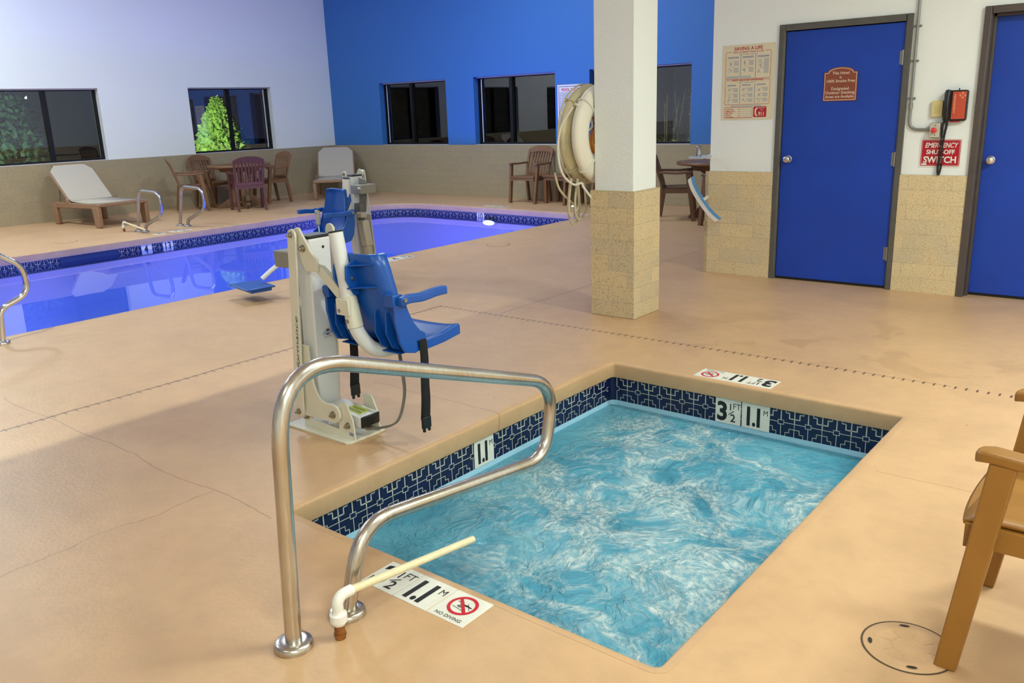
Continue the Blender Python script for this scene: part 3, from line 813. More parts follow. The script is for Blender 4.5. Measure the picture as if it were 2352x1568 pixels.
    for (y, z), h in zip(prof, hw):
        for i in range(nu+1):
            q = -1+2*i/nu; e = max(0, abs(q)-.72)/.28
            back = 1 if z > .56 else max(0, (z-.5)/.06)
            pan = 1-back
            curl = .05*e*e*back
            dish = -.012*(1-q*q)*pan + .004*pan*e
            vs.append((cx+q*h, y+curl+.012*(q*q)*back, z+dish+D))
    n1 = nu+1
    fs = [(a*n1+b, a*n1+b+1, (a+1)*n1+b+1, (a+1)*n1+b) for a in range(len(prof)-1) for b in range(nu)]
    se.add(vs, fs)
    so = se.build('seat', SEATBLUE, r, smooth=60)
    sd = so.modifiers.new('solid', 'SOLIDIFY'); sd.thickness = .014; sd.offset = 0
    sk = MB()
    for sg in (-1, 1):
        xa = cx+sg*.222; xb = cx+sg*.236
        sk.prism([(-.048,.738+D),(.0,.738+D),(.012,.722+D),(.032,.66+D),(.06,.60+D),(.10,.552+D),(.13,.535+D),(.13,.47+D),(.06,.455+D),(0,.47+D),(-.03,.52+D),(-.05,.62+D)], 'x', min(xa, xb), max(xa, xb))
        sk.prism([(.12,.50+D),(.25,.507+D),(.355,.526+D),(.362,.52+D),(.362,.478+D),(.25,.462+D),(.12,.455+D)], 'x', min(xa, xb), max(xa, xb))
        # ribs behind the back
        for q in (.10, .17):
            x = cx+sg*q; sk.prism([(-.046,.66+D),(-.052,.56+D),(-.02,.49+D),(.04,.46+D),(.12,.458+D),(.1,.485+D),(.03,.515+D),(-.004,.57+D),(-.025,.65+D)], 'x', x-.004, x+.004)
        sk.bb((cx+sg*.185-.012,-.055,.685+D), (cx+sg*.185+.05*sg,-.03,.74+D))
    sk.bb((cx-.225,.352,.475+D), (cx+.225,.364,.51+D))
    sk.bb((cx-.2,.0,.456+D), (cx+.2,.33,.462+D))
    # mounting fins gripping the tube
    for sg in (-1, 1):
        x = cx-.03+sg*.04
        sk.prism([(-.115,.86+D),(-.06,.91+D) if False else (-.055,.885+D),(-.045,.73+D),(-.075,.715+D),(-.12,.80+D)], 'x', x-.005, x+.005)
    for zz in (.855, .755):
        sk.hexa([(cx-.0,-.11,zz+D),(cx+.012,-.11,zz+D),(cx+.14,-.05,zz+.01+D),(cx+.0,-.05,zz+D)], [(cx-.0,-.11,zz+.006+D),(cx+.012,-.11,zz+.006+D),(cx+.14,-.05,zz+.016+D),(cx+.0,-.05,zz+.006+D)])
    sk.build('seat_side_panel', SEATBLUE, so, bevel=.004)
    MB().lathe([(0,0),(.009,0),(.009,.005),(0,.006)], (cx+.015,-.085,.80+D), n=10, axis='x').build('bolt', BOLT, so)
    for sg in (-1, 1):
        x = cx+sg*.252
        pts = [(x,-.035,.716+D),(x,.02,.722+D),(x,.10,.716+D),(x,.18,.722+D),(x,.255,.722+D)]
        a = MB(); sp = spline(pts, 5); hv = [.026]*len(sp)
        vs2 = []
        for p in sp: vs2 += [(p.x-.019,p.y,p.z-.026),(p.x+.019,p.y,p.z-.026),(p.x+.019,p.y,p.z+.012),(p.x-.019,p.y,p.z+.012)]
        fs2 = [(i*4+j, i*4+(j+1)%4, i*4+4+(j+1)%4, i*4+4+j) for i in range(len(sp)-1) for j in range(4)] + [(3,2,1,0), tuple(len(vs2)-4+j for j in range(4))]
        ao = a.add(vs2, fs2).build('armrest', SEATBLUE, r, bevel=.007, seg=3)
        MB().lathe([(0,0),(.01,0),(.01,sg*.006),(0,sg*.007)], (x+sg*.0185,-.015,.716+D), n=10, axis='x').build('bolt', BOLT, ao)
    # safety straps
    def strap(sg, y, low):
        x = cx+sg*.243; t = MB()
        pts = [(x-sg*.06,y,.503+D),(x-sg*.004,y,.508+D),(x,y+.002,.49+D),(x,y+.006,.42+D),(x-.004,y+.004,.3),(x-.002,y,low+.09),(x-.006,y-.006,low)]
        sp = spline(pts, 6); w = .024; vs3 = []; k = len(sp)
        for i, p in enumerate(sp):
            tw = math.radians(35)*max(0, (i/k-.45))
            dy, dx_ = w*math.cos(tw), w*math.sin(tw)
            vs3 += [(p.x-dx_,p.y-dy,p.z),(p.x+dx_,p.y+dy,p.z)]
        t.add(vs3, [(2*i, 2*i+1, 2*i+3, 2*i+2) for i in range(k-1)])
        o = t.build('strap', WEB, r, smooth=60); q = o.modifiers.new('s', 'SOLIDIFY'); q.thickness = .003; q.offset = 0
        b = MB(); b.bb((x-.012,y-.03,low-.045), (x+.004,y+.022,low+.012)); b.bb((x-.01,y-.026,low-.062), (x+.002,y-.014,low-.03)); b.bb((x-.01,y+.006,low-.062), (x+.002,y+.018,low-.03))
        b.build('buckle', BLACK, o, bevel=.003)
    strap(1, .1, .13); strap(-1, .1, .2)
    # foot hardware box on the base plate with warning label
    bx = MB(); T = Matrix.Rotation(math.radians(4), 4, 'Y'); bx.box((.13, 0, .105), (.25, .115, .055), 0, T)
    bo = bx.build('drive_box', LIFTWHITE, r, bevel=.004)
    MB().box((.258, 0, .096), (.012, .112, .054), 0, T).build('end_cap', BLACK, bo, bevel=.004)
    lb = MB(); lb.box((.17, .0, .1312), (.11, .07, .0012), 0, T); lb.box((.17, -.026, .132), (.105, .003, .001), 1, T); lb.box((.17, -.014, .132), (.09, .004, .001), 1, T); lb.box((.172, .012, .1319), (.085, .014, .001), 2, T)
    lb.build('warning_label', [mat('label_lime', rgb(190, 200, 90), .5), INK, mat('label_olive', rgb(160, 172, 60), .5)], bo, smooth=0)
    nt = MB(); nt.quad([(.196,-.0826,.03),(.226,-.0826,.03),(.226,-.0826,.036),(.196,-.0826,.036)]); nt.quad([(.196,-.0826,.039),(.226,-.0826,.039),(.226,-.0826,.045),(.196,-.0826,.045)])
    nt.build('patent_label', BLUEINK, r, smooth=0)
    # actuator, channel and control box on the rear
    MB().hexa([(-.225,-.03,.22),(-.17,-.03,.22),(-.17,.05,.22),(-.225,.05,.22)], [(-.21,-.03,.60),(-.15,-.03,.60),(-.15,.05,.60),(-.21,.05,.60)]).build('channel', GREYBOX, r, bevel=.006)
    pl = MB(); pl.prism([(-.24,.92),(-.135,.94),(-.125,.70),(-.15,.60),(-.20,.62),(-.235,.80)], 'y', .01, .02); pl.build('mount_plate', GREYBOX, r, bevel=.003)
    cb = MB().bb((-.27,-.07,.80), (-.125,.115,.88)).build('control_box', GREYBOX, r, bevel=.006)
    MB().bb((-.262,.1152,.845), (-.225,.116,.865)).build('sticker', SIGNWHITE, cb, smooth=0)
    MB().cyl((-.17,.055,.40), (-.155,.055,.70), .02).bb((-.2,.025,.62), (-.12,.085,.71)).build('actuator_tube', GREYDARK, r, bevel=.003)
    ac = MB(); ac.hexa([(-.255,.04,.33),(-.175,.04,.33),(-.175,.12,.33),(-.255,.12,.33)], [(-.215,.04,.56),(-.135,.04,.56),(-.135,.12,.56),(-.215,.12,.56)])
    ac.hexa([(-.25,.05,.25),(-.19,.05,.25),(-.19,.11,.25),(-.25,.11,.25)], [(-.24,.05,.335),(-.18,.05,.335),(-.18,.11,.335),(-.24,.11,.335)])
    ac.hexa([(-.195,.045,.585),(-.125,.045,.585),(-.125,.11,.585),(-.195,.11,.585)], [(-.19,.045,.635),(-.12,.045,.635),(-.12,.11,.635),(-.19,.11,.635)])
    ac.v = [v + Vector((-.07, .02, 0)) for v in ac.v] if rear_full else ac.v
    ac.build('actuator', BEIGEBOX, r, bevel=.01, seg=3)
    MB().cyl((-.215,.08,.12), (-.22,.08,.26), .018).cyl((-.2,.05,.11), (-.2,.09,.11), .02).build('actuator_rod', BOLT, r)
    MB().bb((-.115,.02,.655), (-.1,.05,.68)).build('stop_button', RED, r, bevel=.003) if rear_full else None
    # curly control cord
    hp_ = [(.36,.12,.445+D),(.375,.12,.33),(.40,.1,.22),(.385,.06,.10),(.30,.03,.055),(.2,.03,.04)]
    sp = spline([Vector(p) for p in hp_], 26); coil = []; rr = .008
    for i, p in enumerate(sp):
        for j in range(4):
            if i+1 >= len(sp): break
            q = p.lerp(sp[i+1], j/4); th = (i*4+j)*PI/2*1.0
            coil.append((q.x+rr*math.cos(th), q.y+rr*math.sin(th), q.z+rr*.5*math.sin(th+1)))
    MB().tube(coil, .0035, 5).build('coil_cord', mat('cord_grey', rgb(104, 98, 88), .5), r, smooth=60)
    if handset:
        h = MB().bb((cx+.045,.14,.60+D), (cx+.105,.165,.735+D)); ho = h.build('handset', BEIGEBOX, r, bevel=.008, seg=3)
        MB().bb((cx+.06,.166,.70+D), (cx+.069,.1665,.706+D)).bb((cx+.08,.166,.70+D), (cx+.089,.1665,.706+D)).build('button', BLACK, ho, smooth=0)
        MB().tube(spline([(cx+.075,.15,.60+D),(cx+.065,.155,.5+D),(cx+.06,.16,.42+D),(cx+.06,.15,.36+D)], 6), .006, 8).build('handset_cord', SIGNWHITE, ho)
        MB().bb((cx+.04,.15,.735+D), (cx+.12,.158,.75+D)).build('hanger', SEATBLUE, ho, bevel=.002)
    if footrest:
        MB().tube(spline([(cx+.02,.25,.445+D),(cx+.02,.40,.40+D),(cx+.02,.62,.25),(cx+.02,.76,.16)], 6), .02, 12).build('footrest_tube', LIFTWHITE, r)
        MB().prism([(cx-.16,.72),(cx+.2,.72),(cx+.22,.98),(cx-.18,.98)], 'z', .11, .125).prism([(cx-.13,.74),(cx+.17,.74),(cx+.18,.93),(cx-.14,.93)], 'z', .08, .11).build('footrest', SEATBLUE, r, bevel=.006)
    if swing:
        c0, c1, th = Vector((cx, -.05, 0)), Vector((-.195, .30, 0)), -.2
        for c in kids(r):
            if c.name.split('.')[0] in ('seat', 'armrest', 'strap', 'seat_tube', 'tube_cap', 'tube_collar', 'handset', 'footrest', 'footrest_tube', 'coil_cord') or (c.name.startswith('bolt') and c.data.vertices[0].co.z > .5 and c.data.vertices[0].co.x > .22):
                c.rotation_euler.z = th; c.location = c1 - Matrix.Rotation(th, 4, 'Z') @ c0
    return r
near_lift = make_lift(0.0, False, False, False); near_lift.location = (-3.2, 2.5, 0)
tag(near_lift, 'ivory pool lift with blue seat standing beside the whirlpool', 'pool lift', 'pool lifts')
far_lift = make_lift(-.045, True, True, True, True); far_lift.location = (-6.235, 5.30, 0); far_lift.rotation_euler = (0, 0, PI)
tag(far_lift, 'white pool lift with blue seat and footrest at the swimming pool edge', 'pool lift', 'pool lifts')

# ------------------------------------------------------------------ handrails
def flange(p, r_=.058, m=STEEL, parent=None):
    return MB().lathe([(r_*.42, .024), (r_*.6, .025), (r_*.86, .022), (r_*.96, .017), (r_, .008), (r_, 0), (r_*.42, 0)], p, n=36).build('flange', m, parent)
def fillet(pts, rad, n=8):
    P = [Vector(p) for p in pts]; out = [P[0]]
    for i in range(1, len(P)-1):
        a, b, c = P[i-1], P[i], P[i+1]; r_ = rad[i-1] if isinstance(rad, (list, tuple)) else rad
        d1 = (a-b).normalized(); d2 = (c-b).normalized()
        half = d1.angle(d2)/2; t = min(r_/math.tan(half), (a-b).length*.49, (c-b).length*.49)
        p, q = b+d1*t, b+d2*t
        for k in range(n+1):
            s_ = k/n; out.append(p*(1-s_)**2 + b*2*s_*(1-s_) + q*s_*s_)
    out.append(P[-1]); return out
rail = empty('handrail', (-1.895, 1.25, 0))
pts = [(0, .0, .0), (0, .035, .86), (0, .22, .855), (0, 1.24, .48), (0, 1.36, .385), (0, 1.26, .195), (0, .345, .243), (0, .208, .12), (0, .204, 0)]
rp = fillet([(0, .0, .0), (0, .044, .875), (0, 1.31, .455), (0, 1.24, .155), (0, .285, .275), (0, .204, 0)], [.2, .16, .13, .3], 12)
MB().tube(rp, .0245, 24).build('rail_tube', STEEL, rail, smooth=80)
flange((0, 0, 0), parent=rail); flange((0, .204, 0), parent=rail)
tag(rail, 'stainless steel handrail curving over the whirlpool edge', 'handrail')
def fig4(name_loc, label, pts, rad, r_=.021, m=CHROME, bases=(), rz=0):
    t = empty('grab_rail', name_loc, rz)
    MB().tube(fillet(pts, rad, 10), r_, 16).build('rail_tube', m, t, smooth=80)
    for b in bases: flange(b, .05, m, t)
    tag(t, label, 'grab rail', 'grab rails of the swimming pool'); return t
gp = [(0, 0, 0), (.17, 0, .58), (.72, 0, .56), (.72, 0, .27), (.24, 0, .10), (.2, 0, 0)]
gr = [.14, .2, .17, .1]
GALV = steel_material('grab_rail_steel', (.5, .49, .5, 1), .3)
fig4((-11.76, 6.02, 0), 'curved grab rail at far pool side, in front of the lounger', gp, gr, .024, GALV, ((0, 0, 0), (.2, 0, 0)))
fig4((-11.76, 6.67, 0), 'curved grab rail at far pool side, in front of the table set', gp, gr, .024, GALV, ((0, 0, 0), (.2, 0, 0)))
fig4((-6.56, 2.235, 0), 'bent grab rail at near pool edge, cut by the left frame', [(0, 0, 0), (0, .025, .25), (0, .235, .33), (0, .225, .53), (0, -.25, .86), (0, -.35, 0)], [.1, .12, .16, .2], .021, CHROME, ((0, 0, 0), (0, -.35, 0)))

# PVC fill spouts
def spout(loc, rz, L_, rad, drop, label):
    t = empty('fill_pipe', loc, rz)
    MB().cyl((0, 0, -.01), (0, 0, .05), rad*1.3, r2=rad*1.22).cyl((0, 0, .012), (0, 0, .018), rad*1.5).build('copper_stub', COPPER, t)
    MB().lathe([(rad*1.3, .046), (rad*1.5, .047), (rad*1.5, .055), (rad*2.05, .057), (rad*2.05, .082), (rad*1.5, .085), (rad*1.36, .088), (rad*1.32, .1)], n=16).build('union_fitting', PVCW, t, bevel=.001)
    e = [(0, 0, .086), (0, 0, .108)] + [(0, .027*(1-math.cos(a)), .108+.027*math.sin(a)) for a in [math.radians(q) for q in range(0, 91, 15)]] + [(0, .056, .1335)]
    MB().tube(e, rad*1.34, 16).build('elbow', PVCW, t, smooth=60)
    pp = MB(); a, b = Vector((0, .045, .1345)), Vector((0, L_, .1345-drop))
    pp.tube([a, b, b, a.lerp(b, .9)], [rad, rad, rad*.78, rad*.78], 16, caps=True); pp.build('pipe', PVC, t, smooth=60)
    tag(t, label, 'pipe', 'fill pipes'); return t
spout((-1.816, 1.36, 0), 0.0, .60, .0128, .076, 'cream plastic fill pipe with white elbow beside the whirlpool rail')
spout((-11.93, 5.90, 0), -PI/2+.1, .52, .0128, .09, 'small white fill pipe at far pool edge by the grab rail')

# ------------------------------------------------------------------ depth markers and lids
def marker(loc, xd, yd, draw, label, w=.152, h=.152, m=TILEWHITE, group='depth marker tiles'):
    """square tile; xd/yd are its own right and up directions."""
    xd = Vector(xd).normalized(); yd = Vector(yd).normalized(); zd = xd.cross(yd)
    t = empty('depth_marker_tile', loc); o = Vector((0, 0, 0))
    mb = MB(); c = [o + xd*a*w/2*.985 + yd*b*h/2*.985 for a, b in ((-1,-1),(1,-1),(1,1),(-1,1))]
    mb.hexa([p - zd*.004 for p in c], [p + zd*.0022 for p in c]); mb.build('tile', m, t, bevel=.001)
    lt = MB()
    def T(s, x, y, size, mi=0, **k): lt.text(s, o + xd*x*w + yd*y*h + zd*.0024, xd, yd, size*h, mi, **k)
    def ring(x, y, r0, r1, mi, n=40):
        vs = [o + zd*.0029 + xd*(x*w+rr*w*math.cos(2*PI*i/n)) + yd*(y*h+rr*h*math.sin(2*PI*i/n)) for rr in (r0, r1) for i in range(n)]
        lt.add(vs, [(i, (i+1)%n, n+(i+1)%n, n+i) for i in range(n)], mi)
    def bar(x0, y0, x1, y1, th, mi, dz=.0029):
        a = Vector((x0*w, y0*h)); b = Vector((x1*w, y1*h)); d = (b-a).normalized(); q = Vector((-d.y, d.x))*th*w/2
        lt.quad([o + zd*dz + xd*p.x + yd*p.y for p in (a-q, b-q, b+q, a+q)], mi)
    draw(T, ring, bar)
    lt.build('lettering', [INK, SIGNRED], t, smooth=0, fix=False)
    tag(t, label, 'marker tile', group); return t
def d_35(T, ring, bar):
    T('3', -.22, -.36, .98, bold=.035, sx=.92); T('1', .1, .06, .36, bold=.008); T('FT', .34, .12, .32, bold=0, sx=.9); bar(.03, -.12, .24, .04, .03, 0); T('2', .2, -.38, .42, bold=.014)
def d_11(T, ring, bar):
    T('1', -.26, -.36, .98, bold=.03, sx=.8); T('.', -.06, -.36, .98, bold=.02, sx=.8); T('1', .1, -.36, .98, bold=.03, sx=.8); T('M', .35, .1, .29, bold=0, sx=.85)
def d_nd(T, ring, bar):
    ring(0, .08, .26, .335, 1); bar(-.19, .27, .19, -.11, .075, 1, .0032)
    bar(-.2, -.02, .13, -.07, .012, 0); bar(-.1, .01, -.04, .11, .03, 0); bar(-.06, .0, .02, .05, .03, 0); bar(-.05, .11, .12, .12, .05, 0); bar(.1, .12, .22, .1, .03, 0); bar(-.2, .17, -.1, .15, .012, 0); bar(-.1, .15, -.03, .19, .012, 0); bar(.05, .2, .22, .02, .012, 0)
    T('NO DIVING', 0, -.42, .135, bold=.003)
def d_s(s, size=1.0):
    def f(T, ring, bar): T(s, -.05, -.33, size, bold=.02, sx=.8)
    return f
X_, Y_, Z_ = (1,0,0), (0,1,0), (0,0,1); mX, mY = (-1,0,0), (0,-1,0)
marker((-1.935, 1.684, 0), X_, Y_, d_35, 'deck tile reading 3½ FT under the cream pipe')
marker((-1.782, 1.684, 0), X_, Y_, d_11, 'deck tile reading 1.1 M on near whirlpool edge')
marker((-1.629, 1.684, 0), X_, Y_, d_nd, 'deck tile reading NO DIVING on near whirlpool edge')
marker((-2.05, 4.285, 0), mX, mY, d_nd, 'upside down NO DIVING tile on far whirlpool edge')
marker((-1.897, 4.285, 0), mX, mY, d_11, 'upside down 1.1 M tile on far whirlpool edge')
marker((-1.744, 4.285, 0), mX, mY, d_35, 'upside down 3½ FT tile on far whirlpool edge')
marker((-1.90, 4.199-.001, -.168), X_, Z_, d_35, 'upright 3½ FT tile in the navy band at far whirlpool wall')
marker((-1.7375, 4.199-.001, -.168), X_, Z_, d_11, 'upright 1.1 M tile in the navy band at far whirlpool wall', w=.16)
marker((-2.6655, 2.993, -.168), Y_, Z_, d_11, 'upright 1.1 M tile in the navy band at left whirlpool wall')
marker((-6.62, 6.0, 0), Y_, mX, d_nd, 'worn NO DIVING deck tile behind the far lift')
marker((-6.62, 6.16, 0), Y_, mX, d_s('4'), 'worn deck tile reading 4 behind the far lift')
marker((-6.62, 6.315, 0), Y_, mX, d_s('12'), 'worn deck tile reading 12 behind the far lift')
for i, (y, s) in enumerate(((6.0, 'M'), (6.25, '4'), (6.41, '13'))): marker((-11.2+.0, y+.02, 0), mY, X_, d_s(s, .8), ('white deck tile nearest the fill pipe at far pool edge', 'white deck tile between the grab rails at far pool edge', 'white deck tile right of the middle at far pool edge')[i])
for i, (x, s) in enumerate(((-9.0, '3'), (-8.84, 'FT'), (-8.68, '10'))): marker((x, 10.5, 0), mX, mY, d_s(s, .8), ('leftmost white deck tile beyond the pool end', 'middle white deck tile beyond the pool end', 'rightmost white deck tile beyond the pool end')[i])
marker((-11.02-.0005, 5.72, -.148), Y_, Z_, d_s('4', .9), 'waterline tile reading 4 FT in far pool wall')
marker((-11.02-.0005, 6.03, -.148), Y_, Z_, d_s('13', .9), 'waterline tile reading 13 in far pool wall')
marker((-9.05, 10.3405, -.148), X_, Z_, d_s('10', .9), 'waterline tile reading 10 in pool end wall')
marker((-8.70, 10.3545, -.148), X_, Z_, d_s('3', .9), 'waterline tile reading 3 FT in pool end wall')
def lid(loc, r_, label, detail=True):
    t = empty('skimmer_lid', loc)
    MB().lathe([(0, .0025), (r_*.62, .0025), (r_*.66, .004), (r_*.8, .004), (r_*.84, .0025), (r_*.985, .0025), (r_, .0015), (r_, -.01)], n=48).build('lid_disc', DECK, t, smooth=50)
    g = MB(); n = 48
    g.add([((r_+d)*math.cos(2*PI*i/n), (r_+d)*math.sin(2*PI*i/n), .0012) for d in (.0005, .006) for i in range(n)], [(i, (i+1)%n, n+(i+1)%n, n+i) for i in range(n)])
    g.build('gap_ring', mat('lid_gap', rgb(84, 66, 50), .9), t, smooth=0)
    if detail:
        for a in (20, 110, 200, 290):
            a = math.radians(a); h = MB()
            c = Vector((r_*.84*math.cos(a), r_*.84*math.sin(a), .0046)); d = Vector((-math.sin(a), math.cos(a), 0)); q = Vector((math.cos(a), math.sin(a), 0))
            h.add([c + d*.014*math.cos(t_)+q*.006*math.sin(t_) for t_ in [2*PI*i/16 for i in range(16)]], [list(range(16))])
            h.build('screw_slot', mat('slot_dark', rgb(52, 42, 34), .8), t, smooth=0)
        s = MB()
        for k in range(8):
            a = 2*PI*k/8; d = Vector((math.cos(a), math.sin(a), 0)); q = Vector((-d.y, d.x, 0))*.0012
            s.hexa([d*.045-q, d*.078-q, d*.078+q, d*.045+q], [v+Vector((0,0,.0036)) for v in (d*.045-q, d*.078-q, d*.078+q, d*.045+q)])
        s.torus((0, 0, .0025), .042, .0012, 'z', 32, 6); s.build('embossing', DECK, t)
    tag(t, label, 'skimmer lid', 'round skimmer lids'); return t
lid((-.47, 2.285, 0), .118, 'round tan skimmer lid under the near chair leg')
lid((-6.25, 7.43, 0), .13, 'round deck lid between the pool and the pillar', False)
lid((-11.68, 4.98, 0), .13, 'round deck lid beyond the pool in front of the lounger', False)
sk = MB()
sk.bb((PX0-.024, 4.58, -.21), (PX0-.018, 5.32, PZ_T0-.012)); struct(sk.build('pool_skimmer', mat('skimmer_dark', rgb(24, 48, 92), .4), smooth=0), 'dark skimmer opening in the far pool tile')
pl = empty('pool_light', (-8.82, 10.31, -.235))
SQ = Matrix.Diagonal((1, 1, .34, 1))
MB().lathe([(.0, -.05), (.12, -.045), (.15, -.02), (.155, 0)], n=32, axis='y', mtx=SQ).build('light_ring', CHROME, pl)
MB().lathe([(0, -.055), (.12, -.05)], n=32, axis='y', mtx=SQ).build('lens', emit('pool_lamp_glow', (.75, .8, 1, 1), 9), pl, smooth=0)
tag(pl, 'glowing underwater lamp in the pool end wall', 'pool light')

# ------------------------------------------------------------------ patio furniture
def make_chair(m, nslat=7):
    r = empty('patio_armchair')
    # seat with dished top and curved apron
    s = MB(); nu, nv = 10, 8; vs = []
    for j in range(nv+1):
        y = -.20+.42*j/nv; hw = .205+.025*j/nv
        for i in range(nu+1):
            q = -1+2*i/nu
            z = .425 - .012*(1-q*q) + .012*(j/nv) - (.016 if j == nv else 0)
            vs.append((q*hw, y + (.018*(1-q*q) if j >= nv-1 else 0), z))
    s.add(vs, [(a*(nu+1)+b, a*(nu+1)+b+1, (a+1)*(nu+1)+b+1, (a+1)*(nu+1)+b) for a in range(nv) for b in range(nu)])
    ap = []
    for i in range(nu+1):
        q = -1+2*i/nu; ap.append((q*.235, .222+.02*(1-q*q)-.012, .418, .36+.018*(1-q*q)))
    for a, b in zip(ap, ap[1:]):
        s.hexa([(a[0],a[1]-.02,a[3]),(b[0],b[1]-.02,b[3]),(b[0],b[1],b[3]),(a[0],a[1],a[3])], [(a[0],a[1]-.02,a[2]),(b[0],b[1]-.02,b[2]),(b[0],b[1],b[2]),(a[0],a[1],a[2])])
    for sg in (-1, 1): s.bb((sg*.222-.012,-.2,.365), (sg*.222+.012,.21,.418))
    s.bb((-.2,-.21,.37), (.2,-.19,.42))
    so = s.build('seat', m, r, smooth=40); q = so.modifiers.new('solid', 'SOLIDIFY'); q.thickness = .012; q.offset = 0
    for sg in (-1, 1):
        x = sg*.255
        l = MB(); l.hexa([(x-.022,.19,0),(x+.022,.19,0),(x+.022,.245,0),(x-.022,.245,0)], [(x+sg*.018-.02,.105,.62),(x+sg*.018+.02,.105,.62),(x+sg*.018+.02,.168,.62),(x+sg*.018-.02,.168,.62)])
        l.build('leg', m, r, bevel=.005)
        x = sg*.225
        l = MB(); l.hexa([(x-.018,-.285,0),(x+.018,-.285,0),(x+.018,-.235,0),(x-.018,-.235,0)], [(x-.018,-.225,.42),(x+.018,-.225,.42),(x+.018,-.17,.42),(x-.018,-.17,.42)])
        l.build('leg', m, r, bevel=.005)
        a = MB(); x0, x1 = sg*.272, sg*.235
        def slice_(y, cx, hw, z): return [(cx-hw,y,z-.03),(cx+hw,y,z-.03),(cx+hw,y,z),(cx-hw,y,z)]
        secs = [slice_(-.245, x1, .016, .645), slice_(-.16, x1+sg*.012, .022, .645), slice_(0, x0, .027, .638), slice_(.10, x0, .03, .645), slice_(.165, x0-sg*.002, .03, .65), slice_(.19, x0-sg*.004, .025, .646), slice_(.203, x0-sg*.004, .014, .64)]
        vs = [p for sc in secs for p in sc]
        a.add(vs, [(i*4+j, i*4+(j+1)%4, i*4+4+(j+1)%4, i*4+4+j) for i in range(len(secs)-1) for j in range(4)] + [(3,2,1,0), tuple(len(vs)-4+j for j in range(4))])
        a.build('armrest', m, r, bevel=.008, seg=3)
    # backrest: leaning frame with an arched head rail and slats
    def yb(z): return -.195 - .155*((z-.40)/.5)**1.15
    b = MB(); zt = .84
    for sg in (-1, 1):
        prev = None
        for k in range(7):
            z = .40+(zt-.40)*k/6; xo = sg*(.222+.012*k/6); w = .022; c = [(xo-w,yb(z)-.012,z),(xo+w,yb(z)-.012,z),(xo+w,yb(z)+.014,z),(xo-w,yb(z)+.014,z)]
            if prev: b.hexa(prev, c)
            prev = c
    n = 12; prev = None
    for i in range(n+1):
        q = -1+2*i/n; x = q*.256; zl = .775+.028*(1-q*q); zh = .838+.062*(1-abs(q)**2.6)
        bow = -.02*(1-q*q)
        c = [(x, yb(zl)-.012+bow, zl), (x, yb(zl)+.014+bow, zl), (x, yb(zh)+.01+bow, zh), (x, yb(zh)-.012+bow, zh)]
        if prev:
            b.add(prev+c, [(0,1,5,4),(1,2,6,5),(2,3,7,6),(3,0,4,7),(0,3,2,1),(4,5,6,7)])
        prev = c
    for z0, z1 in ((.42, .475),): b.bb((-.22, yb(.45)-.012, z0), (.22, yb(.45)+.012, z1))
    for k in range(nslat):
        x = (-.165+.33*k/(nslat-1)); q = x/.25; bow = -.02*(1-q*q); w = .0165; prev = None
        for i in range(5):
            z = .45+.36*i/4; bb_ = bow*i/4; c = [(x-w,yb(z)-.006+bb_,z),(x+w,yb(z)-.006+bb_,z),(x+w,yb(z)+.006+bb_,z),(x-w,yb(z)+.006+bb_,z)]
            if prev: b.hexa(prev, c)
            prev = c
    b.build('backrest', m, r, bevel=.004, smooth=40)
    return r
protos = {}
def chair(m, x, y, fx, fy, label, group='patio armchairs'):
    if m not in protos: o = protos[m] = make_chair(MATS[m])
    else: o = copy_tree(protos[m])
    o.location = (x, y, 0); o.rotation_euler = (0, 0, face_rz(fx, fy)); tag(o, label, 'chair', group); return o
chair('resin_tan', -.15, 2.515, -1, 0, 'tan plastic armchair cut off by the right frame edge')
chair('resin_brown', -13.52, 7.98, .45, .89, 'brown armchair left of the round table, in side view')
chair('resin_plum', -12.62, 8.47, -.92, .40, 'plum armchair turned away at the round table')
chair('resin_brown', -13.30, 9.42, -.1, -1, 'brown armchair partly behind the plum one')
chair('resin_brown', -13.82, 8.6, .98, .2, 'brown armchair against the white wall behind the round table')
chair('resin_brown', -8.70, 11.22, 0, -1, 'brown armchair left of the square side table at blue wall')
chair('resin_brown', -7.60, 11.22, 0, -1, 'brown armchair right of the square side table, behind the ropes')
chair('resin_dark', -5.48, 10.30, .91, .41, 'brown armchair in side view right of the pillar')
chair('resin_dark', -4.64, 10.02, -.85, .2, 'brown armchair hidden by the door wall corner')
chair('resin_dark', -5.05, 11.22, -.1, -1, 'brown armchair behind the table near the door wall')
def make_table(m):
    r = empty('round_table'); R = .54
    MB().lathe([(0,.70),(.40,.70),(R-.03,.695),(R-.005,.70),(R,.708),(R,.728),(R-.006,.736),(0,.738)], n=56).build('tabletop', m, r, smooth=50)
    MB().lathe([(.30,.62),(.33,.62),(.36,.70),(.33,.70),(.30,.62)], n=40).build('apron', m, r)
    for k in range(4):
        a = PI/4+k*PI/2; M_ = Matrix.Rotation(a, 4, 'Z'); l = MB()
        q = MB().prism([(.12,0),(.17,0),(.17,.63),(.12,.63)], 'y', -.035, .035).prism([(.17,0),(.44,0),(.44,.03),(.36,.08),(.17,.20)], 'y', -.014, .014).prism([(.17,.63),(.40,.70),(.17,.55)], 'y', -.014, .014)
        l.add(q.v, q.f, 0, M_); l.build('leg', m, r, bevel=.004)
    MB().bb((-.13,-.13,.08), (.13,.13,.10)).build('stretcher', m, r, smooth=0)
    return r
t1 = make_table(RESIN); t1.location = (-13.17, 8.72, 0); t1.rotation_euler.z = .3
tag(t1, 'round brown patio table under the lit conifer window', 'table', 'round patio tables')
t2 = copy_tree(t1); t2.location = (-5.17, 10.80, 0); tag(t2, 'round brown patio table between pillar and door wall', 'table', 'round patio tables')
sd = empty('side_table', (-8.15, 11.35, 0)); mb = MB()
